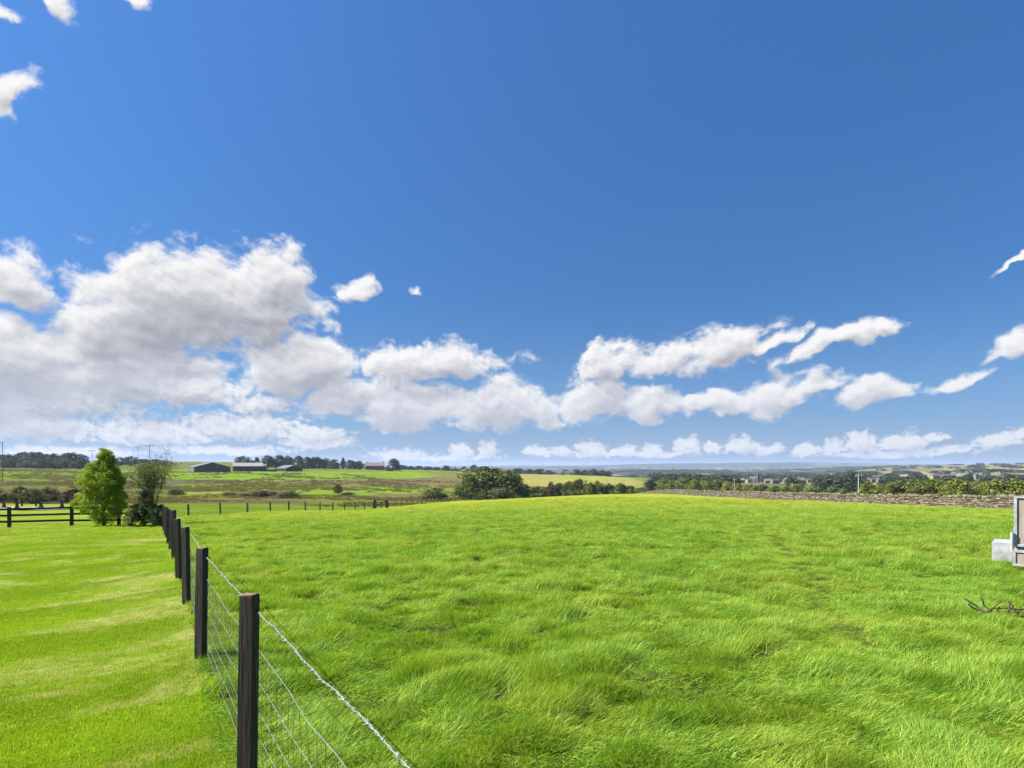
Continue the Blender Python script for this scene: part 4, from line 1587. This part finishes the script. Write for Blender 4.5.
    row([(750, 484, 16), (763, 484.5, 15, 'dark_bush'), (775, 485.5, 15), (786, 486, 13), (797, 484, 16), (809, 487, 13), (820, 488, 14, 'dark_bush'), (832, 486.5, 15), (844, 488, 12)],
        300, 'olive_bush', 'close behind the middle of the stone wall', 'trees behind the middle of the wall', jit=25)
    row([(868, 482, 20), (884, 483.5, 20), (899, 482, 24), (917, 480.5, 26, 'oak_bush'), (936, 479.5, 30), (957, 479, 32), (978, 482.5, 26), (997, 480, 30), (1016, 479, 30), (1040, 479, 34)],
        185, 'olive_bush', 'in the rounded green canopy behind the right part of the wall', 'canopy trees behind the right of the wall', jit=14)
    far_tree(851, 620, 470.3, 15, 'dark_bush', 'tall dark tree rising left of the pale pole on the right', i=1)
    # scrub on the rough ground at the left
    row([(-6, 489, 22), (8, 493, 18), (20, 486.5, 20), (33, 489, 22), (47, 487.5, 24), (58, 492, 20), (72, 489, 20, 'red_bush'), (86, 488, 20, 'red_bush'), (100, 490, 20)],
        128, 'scrub_bush', 'in the thicket beyond the grey sand strip on the left', 'scrub bushes beyond the sand strip', 'bush', jit=12, noun='scrub bush')
    row([(176, 488, 14), (229, 494, 11), (246, 493, 14), (262, 490.5, 18, 'red_bush'), (274, 492, 15, 'red_bush'), (288, 491, 18)],
        205, 'scrub_bush', 'in the scrubby hollow below the farm', 'scrub bushes below the farm', 'bush', jit=18, noun='scrub bush')
    far_tree(338, 250, 484.3, 8, 'dark_bush', 'small dark thorn bush alone on the green slope below the shelter belt', 'bush', i=3)
    far_tree(348, 236, 492.5, 12, 'red_bush', 'low brown bush just right of the lone thorn bush', 'bush', i=1)


build_trees()


def distant_woods():
    """the far wooded valley: one mass of crowns"""
    Vs, Ts = [], []
    g = np.random.default_rng(77)
    base = crown_mesh('tmp', 1.0, 1.0, 0.0, 22, 420, .15, 9, 'dome', .6)
    co = np.zeros(len(base.vertices) * 3, np.float32)
    base.vertices.foreach_get('co', co)
    co = co.reshape(-1, 3)
    tv = np.zeros(len(co), np.float32)
    base.attributes['tint'].data.foreach_get('value', tv)
    bpy.data.meshes.remove(base)
    spots_ = []
    for D0, px0, px1, n in ((470, 690, 890, 30), (540, 690, 890, 34), (640, 660, 880, 34), (760, 655, 960, 46), (880, 650, 1060, 56), (1050, 650, 1080, 56), (1300, 640, 1090, 50), (620, 880, 1080, 40), (470, 880, 1080, 26),
                            (1700, 630, 1100, 46), (2300, 620, 1100, 40), (3000, 560, 1100, 40), (4000, 560, 1100, 36), (3550, 610, 735, 70), (4500, 765, 900, 80), (5600, 560, 860, 70)):
        for _ in range(n):
            spots_.append((g.uniform(px0, px1), D0 * g.uniform(.93, 1.07)))
    for px, D in spots_:
        if D > 430 and D < 1150 and VILLAGE_GAP(px, D):
            continue
        p = spot(px, D)
        h = g.uniform(6, 12) if D < 1500 else g.uniform(7, 13)
        w = h * g.uniform(1.1, 2.0) * (1 if D < 1500 else 3.0)
        a = g.uniform(0, 6.28)
        c, s = math.cos(a), math.sin(a)
        q = co * (w, w, h)
        q = np.stack([q[:, 0] * c - q[:, 1] * s + p.x, q[:, 0] * s + q[:, 1] * c + p.y, q[:, 2] + p.z - .3], 1)
        Vs.append(q)
        Ts.append(np.clip(tv + g.uniform(-.2, .2), 0, 1))
    V = np.concatenate(Vs)
    me = mesh_np('distant_woods', V, np.arange(len(V)).reshape(-1, 4), attrs={'tint': ('POINT', np.concatenate(Ts))})
    me.materials.append(M['foliage_dark'])  # dark leaf colour also stands in for cloud shadow over the valley
    tag(link('distant_woods', me), 'dark far off woodland filling the valley on the right', 'woodland', kind='stuff')


# ------------------------------------------------------------------ buildings
def gabled(name, loc, rz, w, ln, eave, ridge, wall_m, roof_m, label, cat, windows=0, front_m=None, door=False, chimney=0, over=.25, gable_window=False, group=None):
    """gable end faces local -y; ridge runs along y"""
    root = empty(name, loc, rz)
    tag(root, label, cat, group)
    mb = MB()
    mb.prism([(-w / 2, -.6), (w / 2, -.6), (w / 2, eave), (0, ridge - .05), (-w / 2, eave)], -ln / 2, ln / 2)
    wall = mb.build('wall', [wall_m], root)
    if front_m:
        mb = MB()
        mb.prism([(-w / 2 + .02, -.5), (w / 2 - .02, -.5), (w / 2 - .02, eave - .02), (0, ridge - .1), (-w / 2 + .02, eave - .02)], -ln / 2 - .12, -ln / 2 - .01)
        mb.build('front_cladding', front_m, root)
    mb = MB()
    t = .22
    sl = (ridge - eave) / (w / 2)
    for s in (-1, 1):
        x1 = s * (w / 2 + over)
        z1 = eave - over * sl
        poly = [(0, ridge), (x1, z1), (x1, z1 + t), (0, ridge + t)]
        mb.prism(poly if s > 0 else poly[::-1], -ln / 2 - over, ln / 2 + over)
    roof = mb.build('roof', roof_m, root)
    for c in range(chimney):
        mb = MB()
        mb.box((0, (-1 if c == 0 else 1) * (ln / 2 - .6), ridge + .6), (.7, .9, 1.5))
        mb.box((0, (-1 if c == 0 else 1) * (ln / 2 - .6), ridge + 1.42), (.84, 1.04, .16))
        mb.build('chimney', wall_m, roof)
    for i in range(windows):
        for s in (-1, 1):
            for zz_ in ([eave * .28, eave * .72] if eave > 4 else [eave * .5]):
                y = -ln / 2 + ln * (i + .5) / windows
                mb = MB()
                mb.box((s * (w / 2 + .01), y, zz_), (.08, 1.0, 1.1))
                mb.build('window', M['glass'], root)
    if gable_window:
        mb = MB()
        mb.box((w * .14, -ln / 2 - .13, ridge * .72), (1.2, .06, .9))
        mb.build('window', M['render_white'], root)
    if door:
        mb = MB()
        mb.box((0, -ln / 2 - .02, 1.05), (1.0, .1, 2.1))
        mb.build('door', M['rail'], root)
    return root


def build_buildings():
    p = spot(209, 525)
    gabled('barn', p, math.radians(41), 28, 20, 3.8, 7.6, M['barn_pale'], M['barn_pale'], 'wide dark gabled barn with a pale side wall, leftmost on the farm', 'barn', front_m=M['barn_dark'], gable_window=True)
    p = spot(248, 545)
    r = gabled('barn', p, math.radians(112), 13, 23, 4.2, 6.9, M['barn_dark'], M['roof_pale'], 'long barn with a pale pinkish roof and dark open front', 'barn', over=.6)
    mb = MB()
    mb.box((0, 11.62, 2.0), (12.6, .2, 4.6))
    mb.build('end_wall', M['render_white'], r)
    p = spot(262, 560)
    gabled('barn', p, math.radians(100), 8, 8, 4.0, 5.8, M['barn_pale'], M['barn_pale'], 'small pale shed at the right end of the long farm roof', 'shed')
    p = spot(289, 560)
    gabled('barn', p, math.radians(50), 16, 17, 2.2, 5.0, M['barn_dark'], M['barn_pale'], 'low dark gabled shed with a pale roof, rightmost on the farm', 'barn', front_m=M['barn_dark'])
    # farm yard wall
    a, b = spot(261, 540), spot(277, 545)
    mb = MB()
    mb.box((0, 0, .6), ((b - a).length, .5, 2.0), jit=.05)
    o = mb.build('yard_wall', M['barn_dark'])
    o.location = (a + b) / 2
    o.rotation_euler = (0, 0, math.atan2(b.y - a.y, b.x - a.x))
    tag(o, 'low dark yard wall between the farm buildings', 'wall')
    p = spot(375, 735)
    gabled('house', p + Vector((0, 0, .3)), math.radians(98), 11, 21, 4.2, 8.2, M['stone_house'], M['roof_brown'], 'stone house with a brown roof alone on the ridge', 'house', windows=4, chimney=2)
    p = spot(451, 900)
    gabled('house', p, math.radians(80), 9, 13, 2.4, 5.0, M['stone_house'], M['roof_slate'], 'left of two low dark roofed houses on the ridge left of the big tree', 'house', windows=3, chimney=1)
    p = spot(459, 905)
    gabled('house', p, math.radians(95), 8, 11, 2.2, 4.3, M['stone_house'], M['roof_slate'], 'right of two low dark roofed houses on the ridge left of the big tree', 'house', windows=3)
    p = spot(568, 960)
    gabled('house', p, math.radians(70), 8, 10, 3.5, 6.0, M['render_white'], M['roof_slate'], 'small white house among the skyline trees right of the big tree', 'house', windows=2)
    # village in the valley
    vil = VILLAGE
    n = len(vil)
    for i, (px, D, w, ln, rz, e, wm, rm, lab) in enumerate(vil):
        p = spot(px, D)
        w, ln, e = w * .66, ln * .66, e * .62
        gabled('house', p + Vector((0, 0, .4)), math.radians(rz), w, ln, e, e + w * .42, M[wm], M[rm], lab, 'house', windows=3, chimney=1 if e < 7 else 0, group='houses in the valley village')
    # church
    p = spot(758, 900)
    root = empty('church', p, math.radians(20))
    root.scale = (.62, .62, .72)
    tag(root, 'dark church with a pointed spire above the village', 'church')
    mb = MB()
    mb.prism([(-5, -1), (5, -1), (5, 7), (0, 12), (-5, 7)], 3, 26)
    mb.build('nave', M['roof_slate'], root)
    mb = MB()
    mb.box((0, 0, 6.5), (5.6, 5.6, 15))
    for sx in (-1, 1):
        for sy in (-1, 1):
            mb.box((sx * 2.6, sy * 2.6, 14.8), (.7, .7, 2.4), taper=.1)
    mb.build('tower', M['roof_slate'], root)
    mb = MB()
    vs = [(2.4 * math.cos(math.pi / 4 * j), 2.4 * math.sin(math.pi / 4 * j), 14) for j in range(8)] + [(0, 0, 22)]
    mb.add(vs, [(j, (j + 1) % 8, 8) for j in range(8)] + [tuple(range(7, -1, -1))])
    mb.build('spire', M['roof_slate'], root)


VILLAGE = [
    (726, 820, 9, 12, 95, 5, 'stone_house', 'roof_slate', 'stone house at the left edge of the village among trees'),
    (741, 840, 9, 13, 80, 5, 'render_white', 'roof_brown', 'pale house between the left trees and the church spire'),
    (749, 860, 9, 11, 100, 5, 'render_white', 'roof_slate', 'pale house immediately left of the church spire'),
    (768, 830, 9, 13, 85, 5, 'stone_house', 'roof_brown', 'stone house immediately right of the church spire'),
    (775, 800, 10, 14, 95, 5.5, 'stone_house', 'roof_slate', 'stone house between the church and the white house'),
    (786, 770, 10, 9, 12, 6.5, 'render_white', 'roof_slate', 'bright white gabled house in the middle of the village'),
    (800, 780, 11, 16, 92, 6, 'render_white', 'roof_brown', 'long pale house right of the bright white gabled house'),
    (810, 830, 9, 11, 80, 5.5, 'stone_house', 'roof_slate', 'stone house at the right edge of the village'),
    (866, 820, 9, 12, 95, 5.5, 'render_white', 'roof_brown', 'leftmost pale house in the terrace right of the pale pole'),
    (873, 825, 9, 10, 85, 5.5, 'render_white', 'roof_slate', 'second pale house in the terrace right of the pale pole'),
    (880, 815, 9, 11, 92, 5.5, 'stone_house', 'roof_brown', 'stone house at the right end of the terrace by the pale pole'),
    (935, 1120, 12, 20, 95, 7, 'render_white', 'roof_slate', 'wide pale building left of the long white sheds on the far slope'),
    (955, 1100, 12, 30, 90, 7, 'render_white', 'roof_pale', 'long low white shed on the far slope at right'),
    (976, 1060, 9, 7, 15, 12, 'render_white', 'roof_slate', 'narrow tall white building on the far slope at right'),
    (1003, 1080, 10, 22, 88, 5, 'stone_house', 'roof_slate', 'long grey building near the right edge on the far slope'),
]


def VILLAGE_GAP(px, D):
    for v in VILLAGE:
        if abs(px - v[0]) < 5 and D < v[1] + 15:
            return True
    return abs(px - 758) < 5 and D < 905


build_buildings()
distant_woods()


# ------------------------------------------------------------------ poles
def pole(px, D, ytop, label, mat, r=.14, arm=2.2, arms=1):
    p = spot(px, D)
    h = z_at(ytop, D) - p.z
    root = empty('utility_pole', p, rnd.uniform(-.2, .2))
    tag(root, label, 'pole')
    mb = MB()
    mb.tube([(0, 0, -.3), (0, 0, h * .5), (0, 0, h)], [r * 1.15, r, r * .8], 8)
    mb.build('shaft', mat, root)
    for k_ in range(arms):
        mb = MB()
        mb.box((0, -r - .05, h - .35 - k_ * .9), (arm, .12, .14))
        a = mb.build('crossarm', mat, root)
        for s in (-.9, 0, .9):
            mb = MB()
            mb.tube([(s * arm / 2, -r - .05, h - .27 - k_ * .9), (s * arm / 2, -r - .05, h - .02 - k_ * .9)], .05, 6)
            mb.build('insulator', M['galv'], a)


pole(2.5, 300, 441.5, 'dark utility pole at the far left edge above the wood', M['grey_post'], .13, 3.0)
pole(92, 330, 450, 'dark utility pole top just left of the bright green tree', M['grey_post'], .11, 4.0)
pole(138, 360, 447, 'dark utility pole behind the sparse tree, further left', M['grey_post'], .11, 3.0)
pole(149.5, 290, 444.5, 'dark utility pole behind the sparse tree, further right', M['grey_post'], .12, 4.6)
pole(858.5, 95, 474, 'pale pole with a short crossarm behind the stone wall', M['pole_pale'], .075, .9)
pole(734.5, 170, 478.5, 'thin pale pole behind the left part of the stone wall', M['pole_pale'], .07, .6)


# ------------------------------------------------------------------ trailer at the right edge
def build_trailer():
    D = 11.4
    x0 = px_x(1014.5, D)
    g = h1(x0, D)
    root = empty('trailer', (x0 + .9 * math.cos(math.radians(41)), D - .9 * math.sin(math.radians(41)), g), math.radians(-41))
    tag(root, 'galvanised flatbed trailer with raised ramp standing at the right edge', 'trailer')
    W = 1.8
    L = 2.9
    mb = MB()
    for s in (-1, 1):
        mb.box((s * (W / 2 - .03), L / 2, .40), (.06, L, .10))
    for i in range(5):
        mb.box((0, .03 + i * (L - .06) / 4, .40), (W - .124, .06, .08))
    mb.build('chassis', M['galv'], root)
    mb = MB()
    for i in range(9):
        mb.box((-W / 2 + .1 + i * .2, L / 2, .467), (.19, L - .02, .03))
    mb.build('deck', M['ply'], root)
    mb = MB()
    for s in (-1, 1):
        mb.box((s * (W / 2 + .012), L / 2, .62), (.02, L, .28))
    mb.box((0, L + .012, .62), (W, .02, .28))
    mb.build('side_board', M['galv'], root)
    # raised ramp: boards in a steel frame, leaning out a little at the top
    mb = MB()
    for i in range(8):
        mb.box((-W / 2 + .105 + i * .227, -.03, .90), (.222, .03, .84))
    ramp = mb.build('ramp', M['ply'], root)
    mb = MB()
    for s in (-1, 1):
        mb.box((s * (W / 2 - .015), -.04, .90), (.045, .055, .90))
    mb.box((0, -.04, 1.335), (W + .02, .06, .04))
    mb.box((0, -.04, .47), (W + .02, .06, .04))
    mb.build('ramp_frame', M['galv'], ramp)
    # light board under the ramp
    mb = MB()
    mb.box((0, -.16, .255), (W - .02, .02, .19))
    lb = mb.build('light_board', M['ply'], root)
    mb = MB()
    for z in (.375, .135):
        mb.box((0, -.165, z), (W + .04, .045, .045))
    for s in (-1, 1):
        mb.box((s * (W / 2), -.165, .255), (.05, .045, .19))
    mb.build('light_board_frame', M['galv'], lb)
    for s in (-1, 1):
        mb = MB()
        mb.tube([(s * (W / 2 + .03), -.1, .34), (s * (W / 2 + .03), -.1, .70)], .025, 8)
        mb.build('corner_post', M['galv'], root)
        # mudguard: flat topped with rounded outer corners
        mb = MB()
        prof = [(-.40, .14), (-.40, .36), (-.36, .44), (-.27, .485), (.27, .485), (.36, .44), (.40, .36), (.40, .14),
                (.375, .14), (.375, .35), (.34, .415), (.26, .46), (-.26, .46), (-.34, .415), (-.375, .35), (-.375, .14)]
        xc0, xc1 = (s * (W / 2 + .045), s * (W / 2 + .335))
        lo, hi = min(xc0, xc1), max(xc0, xc1)
        n = len(prof)
        yc = .55
        vs = [(lo, yc + a, b) for a, b in prof] + [(hi, yc + a, b) for a, b in prof]
        fs = []
        h2 = n // 2
        for i in range(n):
            fs.append((i, (i + 1) % n, (i + 1) % n + n, i + n))
        for i in range(h2 - 1):
            fs.append((i, n - 1 - i, n - 2 - i, i + 1))
            fs.append((i + n, i + 1 + n, 2 * n - 2 - i, 2 * n - 1 - i))
        mb.add(vs, fs)
        # front and rear closing plates
        mb.box(((lo + hi) / 2, yc - .40, .31), ((hi - lo), .018, .34), jit=.003)
        mb.build('mudguard', M['galv'], root)
        # wheel
        mb = MB()
        cx = s * (W / 2 + .20)
        ring = [(.13, .07), (.18, .08), (.205, .065), (.215, 0), (.205, -.065), (.18, -.08), (.13, -.07)]
        sd = 28
        vs, fs = [], []
        for j in range(sd):
            a = 2 * math.pi * j / sd
            for r_, w_ in ring:
                vs.append((cx + w_, yc + r_ * math.cos(a), .215 + r_ * math.sin(a)))
        m_ = len(ring)
        for j in range(sd):
            for i in range(m_ - 1):
                fs.append((j * m_ + i, ((j + 1) % sd) * m_ + i, ((j + 1) % sd) * m_ + i + 1, j * m_ + i + 1))
        mb.add(vs, fs)
        wh = mb.build('wheel', M['rubber'], root, True)
        mb = MB()
        mb.tube([(cx - .05, yc, .215), (cx + .05, yc, .215)], .132, 24)
        mb.build('rim', M['galv'], wh)
    mb = MB()
    mb.tube([(-.6, L, .38), (0, L + 1.2, .40)], .035, 8)
    mb.tube([(.6, L, .38), (0, L + 1.2, .40)], .035, 8)
    mb.box((0, L + 1.32, .42), (.09, .3, .09))
    mb.build('drawbar', M['galv'], root)
    mb = MB()
    mb.tube([(0, L + 1.0, .06), (0, L + 1.0, .75)], .03, 8)
    mb.tube([(-.05, L + 1.0, .06), (.05, L + 1.0, .06)], .07, 10)
    mb.build('jockey_wheel', M['dark_iron'], root)


build_trailer()


def build_harrow():
    D = 7.45
    p = gp(px_x(1016, D), D)
    root = empty('scrap_iron', p, -.1)
    root.scale = (1, 1, .7)
    tag(root, 'dark tangle of rusty bent iron lying half hidden in the grass', 'scrap metal')
    g = random.Random(4)

    def bent(a, b, r, kink, n=5):
        a, b = Vector(a), Vector(b)
        pts = []
        for i in range(n + 1):
            q = i / n
            k_ = kink * math.sin(q * math.pi)
            pts.append(a.lerp(b, q) + Vector((g.uniform(-k_, k_), g.uniform(-k_, k_), g.uniform(-k_, k_) * .7)))
        mb = MB()
        mb.tube(pts, [r * (1 - .35 * abs(2 * i / n - 1)) * g.uniform(.8, 1.2) for i in range(n + 1)], 6)
        return mb
    bent((-.46, .18, .33), (-.29, -.02, .10), .018, .012).build('handle', M['dark_iron'], root)
    bent((-.34, -.02, .02), (-.27, .02, .22), .03, .01).build('lug', M['rust'], root)
    for a, b, r in (((-.32, .0, .10), (1.2, .06, .13), .020), ((-.05, .34, .12), (1.3, .22, .22), .018), ((.1, -.1, .08), (1.1, .42, .25), .014)):
        bent(a, b, r, .035, 9).build('bar', M['rust'], root)
    for i in range(20):
        x, y = -.3 + i * .08 + g.uniform(-.05, .05), g.uniform(-.08, .4)
        bent((x, y, .02), (x + g.uniform(-.22, .22), y + g.uniform(-.15, .15), g.uniform(.16, .30)), g.uniform(.007, .016), .025, 4).build('tine', M['rust'], root)


build_harrow()


# ------------------------------------------------------------------ air
def build_haze():
    mb = MB()
    mb.box((0, 6500, 15), (26000, 16000, 190))
    mt, k, out = material('haze')
    pv = k.new('ShaderNodeVolumePrincipled')
    pv.inputs['Color'].default_value = (.60, .74, 1.0, 1)
    pv.inputs['Density'].default_value = HAZE_DENSITY
    pv.inputs['Anisotropy'].default_value = .15
    k.l.new(pv.outputs[0], out.inputs['Volume'])
    o = mb.build('haze', mt)
    tag(o, kind='stuff')


HAZE_DENSITY = 0.8e-4
build_haze()
